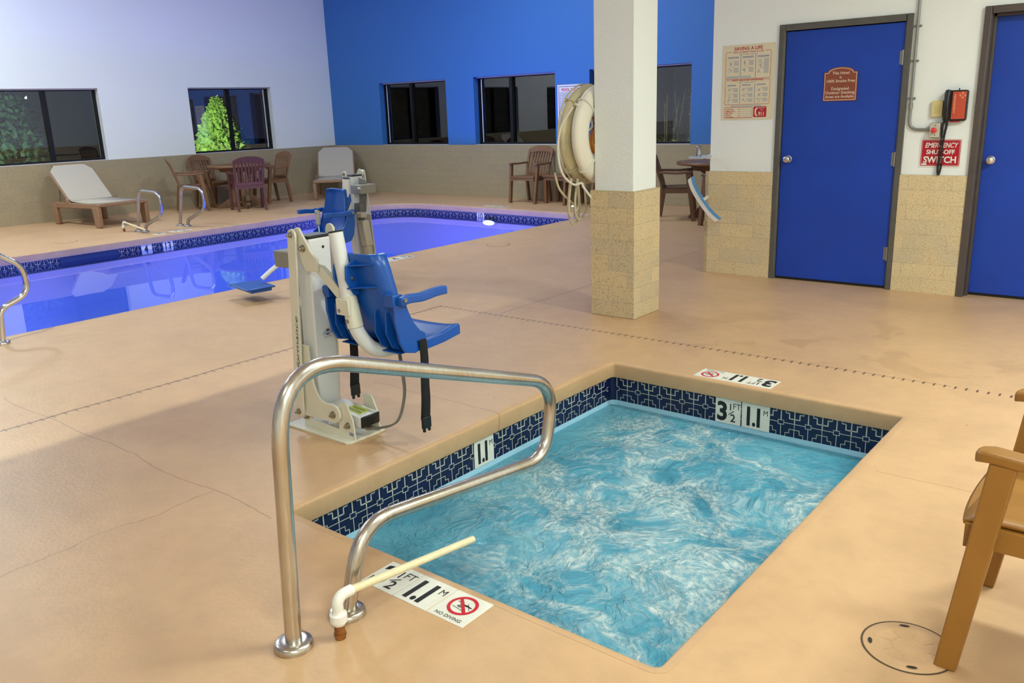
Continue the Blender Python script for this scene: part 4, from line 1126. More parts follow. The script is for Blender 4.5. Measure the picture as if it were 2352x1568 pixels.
mb.bb((-.24,-.22,.42), (.24,.22,.45)); mb.build('tabletop', RESIN, sd, bevel=.008)
MB().bb((-.21,-.2,.37), (.21,.2,.42)).build('apron', RESIN, sd)
for a in (-1, 1):
    for b in (-1, 1): MB().bb((a*.2-.027,b*.17-.027,0), (a*.2+.027,b*.17+.027,.42)).build('leg', RESIN, sd, bevel=.005)
tag(sd, 'low square brown side table between two armchairs at blue wall', 'side table')

def make_lounger(rise=40):
    """local +X runs from head to foot; origin under the middle of the base."""
    r = empty('sun_lounger'); m = MATS['lounger_frame']
    for sg in (-1, 1):
        y = sg*.37
        P = [(-.70,.30),(-.66,.345),(.54,.35),(.72,.36),(.75,.345),(.74,.30),(.60,.285),(-.60,.255),(-.66,.26)]
        o = MB().prism(P, 'y', y-.022, y+.022).build('side_rail', m, r, bevel=.01)
        for x0, x1, xf in ((-.70,-.55,-.60), (.58,.74,.60)):
            d = 1 if x0 > 0 else -1
            q = [(x0,.31),(x1,.31),(x1-.0,.26),(xf+.075,.03),(xf+.06,0),(xf-.04,0),(xf-.065,.04)] if d < 0 else [(x0-.02,.31),(x1,.31),(x1,.05),(x1-.02,0),(x1-.13,0),(x1-.15,.04)]
            MB().prism(q, 'y', y-.03, y+.03).build('leg', m, r, bevel=.012)
        MB().prism([(-.56,.262),(-.45,.30),(.50,.32),(.585,.27),(.56,.262),(.49,.29),(-.44,.272)], 'y', y-.018, y+.018).build('arch', m, r, bevel=.006)
    MB().bb((.70,-.37,.31), (.745,.37,.36)).build('foot_rail', m, r, bevel=.01)
    MB().bb((-.70,-.37,.28), (-.655,.37,.335)).build('head_rail', m, r, bevel=.01)
    hx, hz = -.18, .36
    n = 10; vs = []
    for i in range(n+1):
        x = hx+.02+(.70-hx-.02)*i/n; z = .365-.018*math.sin(PI*i/n)
        vs += [(x,-.335,z),(x,.335,z)]
    so = MB().add(vs, [(2*i,2*i+1,2*i+3,2*i+2) for i in range(n)]).build('seat_sling', SLING, r); q = so.modifiers.new('s','SOLIDIFY'); q.thickness = .012; q.offset = 0
    a = math.radians(rise); d = Vector((-math.cos(a),0,math.sin(a))); nn = Vector((math.sin(a),0,math.cos(a)))
    Lb = .78; o = Vector((hx,0,hz))
    P = [(0,-.335),(0,.335),(Lb-.12,.335),(Lb,.235),(Lb,-.235),(Lb-.12,-.335)]
    b = MB(); pts = [o+d*u+Vector((0,v,0)) for u, v in P]
    b.add([p+nn*.012 for p in pts]+[p-nn*.004 for p in pts], [tuple(range(6)), tuple(range(11,5,-1))]+[(i,(i+1)%6,6+(i+1)%6,6+i) for i in range(6)])
    bo = b.build('backrest_sling', SLING, r, bevel=.01)
    f = MB()
    for sg in (-1, 1): f.tube([o+d*0+Vector((0,sg*.345,-.012)), o+d*(Lb-.13)+Vector((0,sg*.345,0))-nn*.015], .017, 8)
    f.tube([o+d*(Lb+.012)+Vector((0,-.25,0))-nn*.012, o+d*(Lb+.012)+Vector((0,.25,0))-nn*.012], .018, 8)
    for sg in (-1, 1): f.tube([o+d*.45+Vector((0,sg*.30,0))-nn*.02, Vector((-.60,sg*.30,.29))], .013, 8)
    f.build('backrest_frame', m, r)
    for sg in (-1, 1):
        MB().bb((hx-.03, sg*.37-.03, .335), (hx+.03, sg*.37+.03, .40)).build('hinge_bracket', m, r, bevel=.012)
    return r
mat('lounger_frame', rgb(150, 118, 92), .5, var=.06)
l1 = make_lounger(42); l1.location = (-13.37, 6.27, 0); l1.rotation_euler.z = .03
tag(l1, 'white sling sun lounger with brown frame under the left window', 'sun lounger', 'sun loungers')
l2 = copy_tree(l1); l2.location = (-13.02, 10.72, 0); l2.rotation_euler.z = math.radians(-42)
tag(l2, 'white sling sun lounger in the corner behind the far lift', 'sun lounger', 'sun loungers')

# ------------------------------------------------------------------ life rings, ropes, cleaning tools
def life_ring(x, m, label, lean):
    t = empty('life_ring', (x, 5.36, 1.30)); t.rotation_euler = (0, lean, 0)
    rb = MB(); n = 56; k = 16; R, r_ = .272, .083
    for i in range(n): pass
    vs = []
    for i in range(n):
        th = 2*PI*i/n
        for j in range(k):
            a = 2*PI*j/k; rr = R+r_*math.cos(a); vs.append((r_*.58*math.sin(a), rr*math.cos(th), rr*math.sin(th)))
    rb.add(vs, [(i*k+j, i*k+(j+1)%k, ((i+1)%n)*k+(j+1)%k, ((i+1)%n)*k+j) for i in range(n) for j in range(k)])
    rb.build('ring', m, t, smooth=80)
    pr = []; n = 64
    for i in range(n):
        th = 2*PI*i/n; sag = .004+.012*abs(math.sin(2*th)); pr.append((-.02, (R+r_+sag-.004)*math.cos(th), (R+r_+sag-.004)*math.sin(th)))
    if m is BUOYOLD: MB().tube(pr, .006, 8, closed=True).build('grab_rope', ROPEW if m is BUOYW else ROPEOLD, t)
    for q in range(4):
        th = PI/4+q*PI/2; c = Vector((0, R*math.cos(th), R*math.sin(th)))
        b = MB(); pts = []
        for i in range(20):
            a = 2*PI*i/20; d = Vector((0, math.cos(th), math.sin(th))); pts.append(c + d*(r_+.004)*math.cos(a) + Vector((r_*.62*math.sin(a), 0, 0)))
        b.tube(pts, .008, 8, closed=True); b.build('rope_band', ROPEW if m is BUOYW else ROPEOLD, t)
    tag(t, label, 'life ring', 'life rings hanging on the pillar'); return t
life_ring(-3.487, BUOYW, 'clean white life ring nearest the pillar', 0)
life_ring(-3.596, BUOYOLD, 'grimy cream life ring hung in front of the white one', 0)
hk = MB().cyl((-3.435, 5.335, 1.515), (-3.66, 5.335, 1.515), .009).cyl((-3.66, 5.335, 1.515), (-3.66, 5.335, 1.55), .009).lathe([(0,0),(.03,0),(.03,.006),(0,.006)], (-3.440, 5.335, 1.515), axis='x', n=16)
o = hk.build('wall_hook', BOLT); tag(o, 'steel hook on the pillar holding two life rings', 'hook')
rp1 = MB()
rp1.tube(spline([(-3.485,5.00,1.50),(-3.565,4.965,1.36),(-3.585,4.955,1.20),(-3.575,4.985,1.05),(-3.535,5.06,.965),(-3.495,5.11,.97),(-3.485,5.12,.94),(-3.45,5.17,.86),(-3.465,5.26,.80),(-3.455,5.36,.78)], 8), .0085, 8)
rp1.tube(spline([(-3.485,5.03,1.52),(-3.495,5.15,1.49),(-3.485,5.22,1.42),(-3.480,5.23,1.36),(-3.485,5.17,1.33),(-3.495,5.13,1.33)], 8), .0085, 8)
tag(rp1.build('rope', ROPEW), 'white rope looped around the clean life ring', 'rope')
rp2 = MB(); c = []
rp2.tube(spline([(-3.635,4.98,1.05),(-3.625,5.02,.93),(-3.595,5.12,.83),(-3.585,5.16,.80)], 8), .008, 8)
for k, (dy, zb, x) in enumerate(((.0, .66, -3.595), (.03, .70, -3.555), (-.02, .74, -3.575))):
    y0 = 5.15+dy; rp2.tube(spline([(x,y0-.03,1.0),(x,y0-.065,.85),(x,y0-.06,.74),(x,y0-.01,zb),(x,y0+.06,zb+.05),(x,y0+.07,.80),(x,y0+.05,1.0)], 8), .0085, 8)
rp2.build('x', ROPEOLD) if False else None
ro = rp2.build('rope', ROPEOLD); tag(ro, 'cream throwing rope coiled below the life rings', 'rope')
MB().cyl((-3.595,5.145,.80), (-3.590,5.165,.745), .014).torus((-3.590,5.168,.725), .02, .005, 'x', 20, 8).build('snap_hook', CHROME, ro)
cr = MB()
for k in range(9):
    rr = .07+.012*(k % 4); cr.tube([(-3.45-.006*k, 5.30+rr*.8*math.cos(2*PI*i/28)+.01*math.sin(k*2.1), 1.25+.012*math.cos(k*1.7)+rr*1.05*math.sin(2*PI*i/28)) for i in range(28)], .005, 6, closed=True)
for k in range(5): cr.tube(spline([(-3.45-.008*k, 5.26+.012*k, 1.36), (-3.48-.008*k, 5.24+.014*k, 1.43), (-3.45-.008*k, 5.28+.012*k, 1.49)], 6), .005, 6)
cr.tube([(-3.455, 5.22+.02*i, 1.215+.004*(i % 2)) for i in range(9)], .022, 8)
tag(cr.build('rope', ROPEO), 'orange rope coil seen through the life rings', 'rope')

br = empty('pool_brush', (-3.455, 6.95, .66)); a = math.radians(-52)
M_ = Matrix.Rotation(-a, 4, 'Y')
def arcbar(w0, w1, y0, y1, z0, z1, n=14, lift=.035):
    mb = MB(); prev = None
    for i in range(n+1):
        q = -1+2*i/n; x = q*.228; up = lift*abs(q)**3
        c = [(x, y0, z0+up), (x, y1, z0+up), (x, y1, z1+up), (x, y0, z1+up)]
        if prev: mb.add(prev+c, [(0,1,5,4),(1,2,6,5),(2,3,7,6),(3,0,4,7),(0,3,2,1),(4,5,6,7)])
        prev = c
    o = MB(); o.add(mb.v, mb.f, 0, M_); return o
arcbar(0, 0, -.02, .02, .0, .014).build('brush_back', BRUSHBLUE, br, bevel=.002, smooth=50)
arcbar(0, 0, -.018, .018, -.038, .0).build('bristles', BRISTLE, br, smooth=50)
MB().cyl((.012, .0, .012), (-.04, .28, .03), .015).build('brush_socket', PVCW, br)
MB().cyl((-.04, .28, .03), (-.04, 3.0, .03), .014).build('brush_pole', mat('pole_alu', rgb(170, 170, 178), .35, metal=.8), br)
tag(br, 'white and blue pool brush poking out past the door wall corner', 'brush')
nt_ = empty('leaf_skimmer', (-3.468, 6.86, 1.035))
MB().tube([(-.055, -.05, .008), (.05, -.05, .008), (.055, .14, .008), (-.06, .14, .008)], .009, 8, closed=True).build('net_frame', mat('net_frame_grey', rgb(172, 182, 206), .4), nt_)
MB().prism([(-.055,-.05),(.05,-.05),(.055,.14),(-.06,.14)], 'z', -.004, -.001).build('net', SIGNWHITE, nt_)
MB().cyl((.02, .14, .0), (-.0, .42, .0), .018).build('net_socket', SIGNWHITE, nt_)
tag(nt_, 'flat pool leaf skimmer with grey rim above the brush', 'leaf skimmer')
bt = MB().lathe([(0,0),(.022,0),(.026,.02),(.018,.045),(.022,.06),(.028,.075),(.02,.09),(0,.092)], (-3.468, 6.88, 1.05), n=14)
tag(bt.build('plastic_bottle', glass_material('clear_plastic', tint=(.8, .85, .95, 1), ior=1.6, rough=.1, boost=.25)), 'crumpled clear plastic bottle on the leaf skimmer', 'bottle')

# ------------------------------------------------------------------ things on the walls
FX, FZ = (1, 0, 0), (0, 0, 1)
def board(name, x0, x1, z0, z1, y, m, t=.004, r_=.0, n=5):
    root = empty(name, ((x0+x1)/2, y, z0)); W, H = x1-x0, z1-z0
    lp = rect_loop(-W/2, W/2, 0, H, r_, n) if r_ else [(-W/2,0),(W/2,0),(W/2,H),(-W/2,H)]
    MB().prism(lp, 'y', -t, 0).build('panel', m, root, smooth=0)
    return root, W, H
def rect(mb, x0, z0, x1, z1, y, mi):
    mb.quad([(x0,y,z0),(x1,y,z0),(x1,y,z1),(x0,y,z1)], mi)
def frame_rect(mb, x0, z0, x1, z1, w, y, mi, r_=.012):
    a = rect_loop(x0, x1, z0, z1, r_, 4); b = rect_loop(x0+w, x1-w, z0+w, z1-w, max(r_-w, .001), 4); n = len(a)
    mb.add([(p[0], y, p[1]) for p in a+b], [(i, (i+1) % n, n+(i+1) % n, n+i) for i in range(n)], mi)
# first aid poster
po, W, H = board('first_aid_poster', -3.366, -2.902, 1.345, 1.957, YD-.001, PAPER, .002)
p = MB(); y = -.0026; rnd = random.Random(3)
T = lambda s, x, z, sz, mi, **k: p.text(s, (x, y, z), FX, FZ, sz, mi, lift=.0003, **k)
T('SAVING A LIFE', .0, H-.045, .037, 0, bold=.025, sx=1.05)
T('RESCUE BREATHING & CPR', 0, H-.068, .021, 0, bold=.012, sx=1.05)
T('FIRST AID FOR CHOKING', 0, .317, .023, 0, bold=.012, sx=1.05)
frame_rect(p, -.2, .335, .2, H-.055, .003, y, 0); rect(p, -.15, H-.07, .15, H-.05, y-.00002, 4)
frame_rect(p, -.2, .125, .2, .328, .003, y, 0)
frame_rect(p, -.2, .016, .055, .105, .003, y, 0, .008)
p.f = p.f; 
for x in (-.065, .068):
    rect(p, x-.0018, .36 if x < 0 else .34, x+.0018, H-.085, y, 1); rect(p, x-.0018, .133, x+.0018, .29, y, 1)
T('DIRECT OTHERS TO GET HELP', 0, H-.084, .0105, 1, bold=.006, sx=1.1); T('DIRECT OTHERS TO GET HELP', 0, .302, .0105, 1, bold=.006, sx=1.1)
for cx in (-.132, .0, .132):
    for z in (H-.098, H-.106): rect(p, cx-.05, z-.002, cx+.05, z+.002, y, 1)
    for z in (.288, .281): rect(p, cx-.048, z-.0016, cx+.03, z+.0016, y, 1)
    for zc in ((H-.15, H-.205) if cx < .1 else (H-.14, H-.18, H-.22)):
        for l in range(8): rect(p, cx+.008, zc+.018-l*.005, cx+.05, zc+.0203-l*.005, y, 2 if l % 2 else 3)
        for l in range(7):
            a = rnd.uniform(0, PI); q = Vector((cx-.028+rnd.uniform(-.014, .014), 0, zc+rnd.uniform(-.014, .014))); d = Vector((math.cos(a), 0, math.sin(a)))*.011; nn = Vector((-d.z, 0, d.x))*.09
            p.quad([(v.x, y, v.z) for v in (q-d-nn, q+d-nn, q+d+nn, q-d+nn)], 1 if l % 2 else 2)
        rect(p, cx-.002, zc+.021, cx+.0015, zc+.028, y, 0)
    for zc in (.245, .20, .158):
        for l in range(6): rect(p, cx+.008, zc+.014-l*.0052, cx+.05, zc+.0165-l*.0052, y, 2 if (l+int(cx*20)) % 2 else 3)
        for l in range(6):
            a = rnd.uniform(0, PI); q = Vector((cx-.028+rnd.uniform(-.012, .012), 0, zc+rnd.uniform(-.014, .014))); d = Vector((math.cos(a), 0, math.sin(a)))*.01; nn = Vector((-d.z, 0, d.x))*.09
            p.quad([(v.x, y, v.z) for v in (q-d-nn, q+d-nn, q+d+nn, q-d+nn)], 2 if l % 2 else 1)
        rect(p, cx-.004, zc+.008, cx+.0, zc+.016, y, 0)
for l in range(4): rect(p, -.19+.0*l, .357-l*.0045, .03, .3592-l*.0045, y, 2)
for l in range(3): rect(p, -.14, .116-l*.004, .13, .1182-l*.004, y, 2)
for i, s in enumerate(('PHYSICIAN', 'AMBULANCE', 'FIRE DEPT.', 'POLICE', 'POOL MGR.')):
    z = .086-i*.0162; T(s, -.188, z-.004, .0145, 0, align='LEFT', bold=.02); rect(p, -.075, z, -.055, z+.003, y, 0); rect(p, -.05, z-.001, .045, z+.0003, y, 1)
lp = rect_loop(.063, .178, .02, .106, .008, 4); p.add([(a, y, b) for a, b in lp], [list(range(len(lp)))], 5)
T('911', .135, .031, .046, 4, bold=.03, sx=.8); T('EMERGENCY', .138, .09, .0125, 4, bold=.01, sx=.85); T('DIAL', .138, .074, .012, 4, bold=.01)
hs = [(.088,.098),(.1,.1),(.1,.086),(.09,.082),(.088,.063),(.09,.045),(.1,.04),(.1,.027),(.088,.028),(.076,.045),(.074,.063),(.076,.082)]
p.add([(a, y-.0003, b) for a, b in hs], [list(range(len(hs)))], 4)
p.build('printing', [PINK, BLUEINK, TEALINK, LILACINK, PAPER, mat('poster_block_red', rgb(178, 22, 44), .6)], po, smooth=0, fix=False)
tag(po, 'cream poster headed SAVING A LIFE left of the first blue door', 'poster')
# smoke-free plaque on the door
sg_, W, H = (empty('door_plaque', (-2.358, YD+.003, 1.474)), .262, .258)
def arch(s, dz=0):
    w, h = .131-s, .222-s
    out = [(-w, s), (w, s), (w, h)]
    out += [(w*.78*math.cos(a), h+.001 + (.036)*math.sin(a)) for a in [math.radians(q) for q in range(0, 181, 15)]] + [(-w, h)]
    return out
MB().prism(arch(0), 'y', -.006, 0).build('panel', SIGNBROWN, sg_, smooth=0)
p = MB(); a, b = arch(.007), arch(.0105); n = len(a)
p.add([(q[0], -.0063, q[1]) for q in a+b], [(i, (i+1) % n, n+(i+1) % n, n+i) for i in range(n)])
for s, z, sz in (('This Hotel', .203, .031), ('is', .172, .029), ('100% Smoke Free', .143, .031), ('Designated', .085, .031), ('Outdoor Smoking', .055, .031), ('Areas are Available', .025, .0285)):
    p.text(s, (0, -.0062, z), FX, FZ, sz, 0, bold=.006, lift=.0003)
p.build('lettering', SIGNCREAM, sg_, smooth=0, fix=False)
tag(sg_, 'brown smoke-free plaque with arched top on the first blue door', 'plaque')
# emergency shut-off sign
es, W, H = board('shutoff_sign', -1.727, -1.437, .968, 1.18, YD-.001, SIGNWHITE, .003, .008)
p = MB(); frame = rect_loop(-.136, .136, .009, .203, .012, 5); p.add([(a, -.0034, b) for a, b in frame], [list(range(len(frame)))], 0)
i0 = rect_loop(-.131, .131, .014, .198, .01, 5); i1 = rect_loop(-.129, .129, .016, .196, .009, 5); n = len(i0)
p.add([(a, -.0038, b) for a, b in i0+i1], [(i, (i+1) % n, n+(i+1) % n, n+i) for i in range(n)], 1)
p.text('EMERGENCY', (0, -.0036, .146), FX, FZ, .05, 1, bold=.02, shear=.25, sx=.78)
p.text('SHUT-OFF', (0, -.0036, .098), FX, FZ, .045, 1, bold=.03, sx=.95)
p.text('SWITCH', (0, -.0036, .034), FX, FZ, .066, 1, bold=.03, sx=.92)
rect(p, -.125, .018, -.09, .029, -.004, 1)
p.build('lettering', [RED, SIGNWHITE], es, smooth=0, fix=False)
tag(es, 'red EMERGENCY SHUT-OFF SWITCH sign between the blue doors', 'sign')
# switch box with red mushroom button
sb = empty('shutoff_switch', (-1.628, YD, 1.188))
MB().bb((-.036, -.045, 0), (.036, 0, .108)).build('box', BOXSTEEL, sb, bevel=.006)
MB().bb((-.033, -.048, .003), (.033, -.045, .105)).build('cover_plate', mat('cover_steel', rgb(204, 200, 184), .4, metal=.3), sb, bevel=.002)
MB().lathe([(.012, -.047), (.012, -.062), (.019, -.064), (.0205, -.07), (.019, -.077), (.012, -.080), (0, -.081)], (-.0, 0, .054), n=24, axis='y').build('button', mat('button_red', rgb(214, 54, 62), .4), sb)
for z in (.02, .089): MB().lathe([(0, -.049), (.004, -.049), (.004, -.048)], (.004, 0, z), n=10, axis='y').build('screw', BLACK, sb)
tag(sb, 'steel switch box with red mushroom button above the red sign', 'switch')
cp_ = empty('wall_plate', (-1.629, YD, 1.338))
MB().bb((-.038, -.03, 0), (.038, 0, .116)).build('box', CREAM, cp_, bevel=.003)
p = MB()
for k in range(5): p.bb((-.018, -.032, .03+.012*k), (.018, -.03, .035+.012*k))
for z in (.012, .104): p.cyl((0, -.031, z), (0, -.029, z), .003, 8)
p.build('slots', mat('cream_shadow', rgb(196, 182, 122), .5), cp_, smooth=0)
tag(cp_, 'cream junction plate left of the emergency phone', 'wall plate')
ph = empty('emergency_phone', (-1.505, YD, 1.306))
MB().prism(rect_loop(-.078, .078, 0, .218, .014, 5), 'y', -.045, 0).build('phone_base', BLACK, ph, bevel=.006, seg=3)
MB().bb((-.02, -.047, .014), (.07, -.045, .207)).build('face_plate', PHONERED, ph, smooth=0)
hsx = spline([(-.049, -.05, .01), (-.049, -.062, .03), (-.049, -.068, .06), (-.049, -.074, .11), (-.049, -.068, .16), (-.049, -.062, .19), (-.049, -.05, .212)], 5)
MB().tube(hsx, [.017+.006*abs(-1+2*i/(len(hsx)-1))**2 for i in range(len(hsx))], 12).build('handset', BLACK, ph)
p = MB(); c = Vector((.045, 0, .18))
cross = [(-.006,.02),(.006,.02),(.006,.006),(.02,.006),(.02,-.006),(.006,-.006),(.006,-.02),(-.006,-.02),(-.006,-.006),(-.02,-.006),(-.02,.006),(-.006,.006)]
n = len(cross); p.add([(c.x+a*k, -.0476, c.z+b*k) for k in (1, .78) for a, b in cross], [(i, (i+1) % n, n+(i+1) % n, n+i) for i in range(n)])
for i, s in enumerate('EMERGENCY'): p.text(s, (-.004, -.0473, .178-i*.0155), FX, FZ, .0165, 0, bold=.02)
p.build('lettering', mat('phone_letter', rgb(244, 200, 150), .5), ph, smooth=0, fix=False)
MB().bb((-.025, -.04, -.008), (.035, -.012, .001)).build('red_tab', RED, ph, bevel=.003)
MB().bb((.012, -.03, .215), (.018, -.02, .232)).build('hook_stub', BLACK, ph)
coil = []
path = spline([(-.06, -.04, .0), (-.072, -.04, -.03), (-.072, -.035, -.1), (-.075, -.03, -.22), (-.08, -.028, -.33), (-.072, -.028, -.392), (-.06, -.028, -.33), (-.062, -.03, -.2), (-.055, -.035, -.1), (-.045, -.04, -.03), (-.045, -.04, .01)], 20)
for i in range(len(path)-1):
    for j in range(3):
        q = path[i].lerp(path[i+1], j/3); th = (i*3+j)*2*PI/5.2
        coil.append((q.x+.0075*math.cos(th), q.y+.0075*math.sin(th), q.z))
MB().tube(coil, .0028, 5).build('coil_cord', BLACK, ph, smooth=70)
tag(ph, 'black emergency phone with red face plate beside the right door', 'phone')
cd = empty('conduit', (-1.816, YD-.016, 0)); mb = MB()
mb.tube(fillet([(0, 0, LO), (0, 0, 1.247), (.152, 0, 1.247)], .12, 10), .0105, 12); mb.build('pipe', CONDUIT, cd, smooth=70)
for z in (1.99, 1.745, 1.475):
    MB().bb((-.03, .008, z-.007), (.026, .016, z+.007)).tube([(0, .013*math.cos(a)-.0, z) if False else (.0125*math.cos(a), .0125*math.sin(a), z) for a in [2*PI*i/12 for i in range(12)]], .004, 6, closed=True).build('strap', CONDUIT, cd)
MB().cyl((0, 0, 1.40), (0, 0, 1.44), .015).cyl((.135, 0, 1.247), (.157, 0, 1.247), .015).build('coupling', CONDUIT, cd)
tag(cd, 'grey conduit pipe running down beside the first door frame', 'conduit')
# pool rules board on the blue wall
pr_, W, H = board('pool_rules_sign', -8.40, -7.88, 1.265, 1.85, YB-.002, SIGNWHITE, .006)
p = MB(); frame_rect(p, -.235, .025, .235, H-.025, .008, -.0065, 0, .004)
p.text('POOL RULES', (0, -.0062, H-.10), FX, FZ, .062, 1, bold=.03)
for k in range(10):
    z = H-.125-k*.042; rect(p, -.235, z-.003, .235, z+.003, -.0065, 0)
    rect(p, -.21, z-.026, -.195, z-.016, -.0065, 0); rect(p, -.175, z-.025, .12+.07*((k*7) % 3)/2, z-.017, -.0065, 2)
p.build('printing', [NAVYINK, mat('rules_red', rgb(196, 32, 50), .5), BLUEINK], pr_, smooth=0, fix=False)
tag(pr_, 'white POOL RULES board on the blue wall', 'sign')

# ------------------------------------------------------------------ outside at night
struct(MB().quad([(-60, -30, -.02), (-14.9, -30, -.02), (-14.9, 40, -.02), (-60, 40, -.02)]).quad([(-14.9, YB+.31, -.02), (20, YB+.31, -.02), (20, 40, -.02), (-14.9, 40, -.02)]).build('ground', NIGHT, smooth=0))
def conifer(name_loc, h, r_, m, label, seed, n=1500, pw=.8):
    rr = random.Random(seed); t = empty('conifer', name_loc); f = MB()
    for i in range(n):
        u = rr.random()**.75; z = u*h; R = r_*(1-u**1.25)**pw*(.9+.14*mnoise.noise(Vector((math.cos(i), u*5, seed))))
        th = rr.uniform(0, 2*PI); k = rr.uniform(.72, 1.03)
        R *= 1+.16*mnoise.noise(Vector((math.cos(th)*2.2, math.sin(th)*2.2, z*2.2+seed)))
        c = Vector((R*k*math.cos(th), R*k*math.sin(th), z+.05)); s = rr.uniform(.05, .1)*(.6+.5*r_)
        q = Matrix.Rotation(th, 4, 'Z') @ Matrix.Rotation(rr.uniform(-.9, .5), 4, 'Y') @ Matrix.Rotation(rr.uniform(-1, 1), 4, 'X')
        vs = [q @ Vector(v)*s + c for v in ((1.2,0,.35),(0,.75,0),(0,-.75,0),(-.3,0,-.5),(.2,0,.8))]
        f.add(vs, [(0,1,4),(0,4,2),(0,2,3),(0,3,1),(1,3,2),(1,2,4)])
    f.build('foliage', m, t, smooth=50)
    MB().cyl((0, 0, -.05), (0, 0, h*.8), r_*.08).build('trunk', BARK, t)
    return tag(t, label, 'conifer', 'conifers outside the windows')
conifer((-16.9, 6.55, 0), 2.55, .8, LEAFD, 'tall dim conifer outside the leftmost window', 5, 2600, .75)
conifer((-16.6, 10.62, 0), 1.86, .82, LEAF, 'brightly lit rounded conifer outside the second window', 2, 2600)
def grass(loc, n, h, spread, m, label, name='ornamental_grass', seed=1, w=.009):
    rr = random.Random(seed); g = MB()
    for i in range(n):
        a = rr.uniform(0, 2*PI); b = Vector((rr.gauss(0, spread*.4), rr.gauss(0, spread*.3), 0)); ln = rr.uniform(.1, .6)*h*.6; hh = h*rr.uniform(.55, 1.05)
        d = Vector((math.cos(a), math.sin(a), 0)); s = Vector((-d.y, d.x, 0))*w
        P = [b, b+d*ln*.15+Vector((0,0,hh*.45)), b+d*ln*.5+Vector((0,0,hh*.85)), b+d*ln*1.0+Vector((0,0,hh))]
        vs = []
        for k, q in enumerate(P): ww = s*(1-k*.3); vs += [q-ww, q+ww]
        g.add(vs, [(0,1,3,2),(2,3,5,4),(4,5,7,6)])
    o = g.build(name, m, smooth=60, fix=False, loc=loc); return tag(o, label, 'grass')
grass((-13.40, 12.95, 0), 420, 2.1, .38, GRASSM, 'tall clump of ornamental grass outside the first blue-wall window', seed=4)
grass((-12.45, 12.95, 0), 50, 1.5, .45, STALK, 'sparse dry grass beside the tall clump outside', 'dry_grass', seed=9)
def stalk_plant(loc, label, seed, n=4):
    rr = random.Random(seed); t = empty('flower_stalk', loc); s = MB(); l = MB()
    for i in range(n):
        x = rr.uniform(-.12, .12); hh = rr.uniform(1.2, 1.75); dx_ = rr.uniform(-.12, .2)
        pts = spline([(x, 0, 0), (x+dx_*.3, .02, hh*.5), (x+dx_, 0, hh)], 6); s.tube(pts, .007, 6)
        for k in range(16):
            q = pts[-1-(k*len(pts)//34)]; d = Vector((rr.uniform(-.05, .05), rr.uniform(-.03, .03), rr.uniform(-.02, .04)))
            s.add([q+d, q+d+Vector((.018, 0, .01)), q+d+Vector((.006, .01, .03))], [(0,1,2)])
    s.build('stalks', STALK, t)
    for i in range(26):
        a = rr.uniform(0, 2*PI); d = Vector((math.cos(a), math.sin(a), 0)); q = Vector((-d.y, d.x, 0))*.02; zz = rr.uniform(.75, .95)
        l.add([(0,0,.7), d*.14+q+Vector((0,0,zz)), d*.3+Vector((0,0,zz+.05)), d*.14-q+Vector((0,0,zz))], [(0,1,2,3)])
    l.build('leaves', GRASSM, t)
    return tag(t, label, 'plant', 'dry flower stalks outside')
stalk_plant((-7.08, 12.9, 0), 'dry flower stalks outside the window right of the pillar, near its left edge', 3, 4)
stalk_plant((-6.84, 12.95, 0), 'single bent dry stalk outside the window right of the pillar, near its right edge', 8, 2)
bd = empty('far_building', (-38, 14.0, 0))
MB().bb((-4, -7, 0), (0, 7, 6)).build('building_wall', NIGHTWALL, bd, smooth=0)
for k in range(4): MB().bb((0, -.6+k*.55, 1.75), (.05, -.25+k*.55, 2.35)).build('lit_window', emit('lit_window_orange', (1, .5, .2, 1), 1.6), bd, smooth=0)
tag(bd, 'distant dark building with lit orange windows seen through left window', 'building')
st_ = empty('street_lamp', (-30, 12.2, 0)); MB().cyl((0, 0, 0), (0, 0, 2.35), .03).build('pole', BLACK, st_); MB().lathe([(0, -.1), (.12, -.05), (.12, .05), (0, .1)], (0, 0, 2.4), n=12).build('lamp_head', emit('street_lamp_glow', (.6, .75, 1, 1), 6), st_)
tag(st_, 'small white street lamp far outside the left window', 'street lamp')

# ------------------------------------------------------------------ light
def area(name, loc, size, energy, col, rot=(0, 0, 0), sy=None, spread=None):
    d = bpy.data.lights.new(name, 'AREA'); d.energy = energy; d.color = col; d.size = size
    if sy: d.shape = 'RECTANGLE'; d.size_y = sy
    if spread: d.spread = spread
    o = bpy.data.objects.new(name, d); COL.objects.link(o); o.location = loc; o.rotation_euler = rot; return o
WARM = (.90, 1.0, .92); COOL = (.86, .97, .97)
def fixture(x, y, z, w, h, energy, col, label, glow):
    t = empty('ceiling_light', (x, y, z))
    MB().bb((-w/2, -h/2, -.06), (w/2, h/2, 0)).build('housing', SIGNWHITE, t, bevel=.006)
    MB().bb((-w/2+.02, -h/2+.02, -.066), (w/2-.02, h/2-.02, -.06)).build('diffuser', emit(f'diffuser_{glow[0]}_{len(MATS)}', tuple(col)+(1,), glow[1]), t, smooth=0)
    tag(t, label, 'ceiling light', 'ceiling lights')
    area('lamp', (x, y, z-.075), w-.06, energy, col, sy=h-.06)
for x, y, e, lab in ((.9, 4.5, 136, 'in front of the second door'), (-.5, 2.4, 32, 'above the whirlpool'), (1.1, -.9, 128, 'behind the tan chair'), (-2.1, -1.1, 10, 'behind the handrail')):
    fixture(x, y, LO, 1.2, .32, e, WARM, 'warm fluorescent ceiling light ' + lab, ('w', 6))
for x, y, e, lab in ((-12.2, 3.4, 195, 'over the first lounger'), (-8.6, 6.4, 120, 'over the middle of the pool'), (-8.8, .5, 40, 'over the near pool end'), (-8.0, 9.0, 85, 'by the blue wall')):
    fixture(x, y, HI, 1.2, .6, e, COOL, 'cool ceiling light ' + lab, ('c', 6))
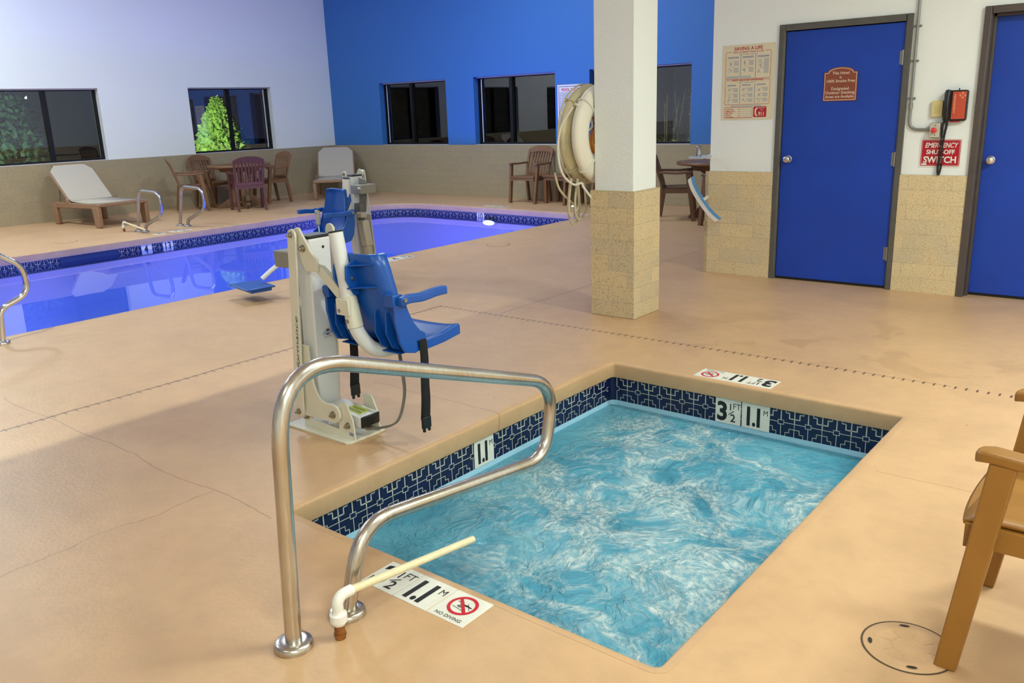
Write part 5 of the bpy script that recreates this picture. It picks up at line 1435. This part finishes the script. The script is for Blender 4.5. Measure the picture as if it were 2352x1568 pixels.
def spot(name, loc, target, energy, col, angle, blend=.5, rad=.05):
    d = bpy.data.lights.new(name, 'SPOT'); d.energy = energy; d.color = col; d.spot_size = math.radians(angle); d.spot_blend = blend; d.shadow_soft_size = rad
    o = bpy.data.objects.new(name, d); COL.objects.link(o); o.location = loc
    o.rotation_euler = (Vector(target)-Vector(loc)).to_track_quat('-Z', 'Y').to_euler(); return o
hl = empty('ceiling_light', (-4.82, .75, HI)); MB().cyl((0, 0, -.16), (0, 0, 0), .09).build('housing', SIGNWHITE, hl)
tag(hl, 'small round downlight close to the drop ceiling edge', 'ceiling light', 'ceiling lights')
spot('lamp', (-4.80, .75, HI-.18), (-5.5, 1.4, 0), 500, (.88, 1, .93), 100, .8, .02)
# underwater lamps in the near side wall and the end wall
UW = (.22, .36, .70)
for y, e in ((9.0, 42), (5.8, 36), (2.6, 32), (0, 24)):
    area('underwater_light', (PX1-.03, y, -1.1), .3, e, UW, rot=(0, PI/2+.25, 0))
area('underwater_light', (-8.9, 10.2, -.5), .28, 55, (.30, .22, .9), rot=(-PI/2+.2, 0, 0))
def aim(o, d): o.rotation_euler = Vector(d).to_track_quat('-Z', 'Y').to_euler()
for y in (8.4, 6.2, 4.0, 1.8): aim(area('underwater_light', (-9.5, y, -1.27), .25, 17, (.42, .26, 1.0), spread=math.radians(100)), (-.75, 0, .66))  # added unseen pool-floor lights that turn the far coping violet
for x in (-10.0, -8.8, -7.7): aim(area('underwater_light', (x, 8.8, -1.27), .25, 17, (.42, .24, 1.0), spread=math.radians(100)), (0, .75, .66))  # more added floor lights, out of view, for violet on the end coping
# garden floods outside
spot('garden_flood', (-15.3, 8.6, 1.3), (-16.6, 10.6, 1.1), 420, (.95, 1, .75), 60)
spot('garden_flood', (-15.2, 4.6, .5), (-16.8, 6.5, 1.0), 260, (.8, 1, .85), 75)
spot('garden_flood', (-13.9, 12.1, .2), (-13.3, 12.9, 1.2), 700, (.95, 1, .8), 75)
spot('garden_flood', (-6.8, 12.1, .1), (-6.95, 12.9, 1.2), 60, (.9, 1, .9), 80)
wd = bpy.data.worlds.new('night'); SC.world = wd; wd.use_nodes = True
wd.node_tree.nodes['Background'].inputs[0].default_value = (.03, .026, .045, 1); wd.node_tree.nodes['Background'].inputs[1].default_value = .6
SC.view_settings.view_transform = 'Standard'; SC.view_settings.look = 'None'; SC.view_settings.gamma = 1; SC.view_settings.exposure = 0.0
SC.view_settings.use_curve_mapping = False
cy_ = SC.cycles
cy_.use_denoising = True; cy_.max_bounces = 8; cy_.diffuse_bounces = 4; cy_.glossy_bounces = 4; cy_.transparent_max_bounces = 12; cy_.transmission_bounces = 4
cy_.sample_clamp_indirect = 6; cy_.caustics_reflective = False; cy_.caustics_refractive = False
bpy.context.view_layer.update()
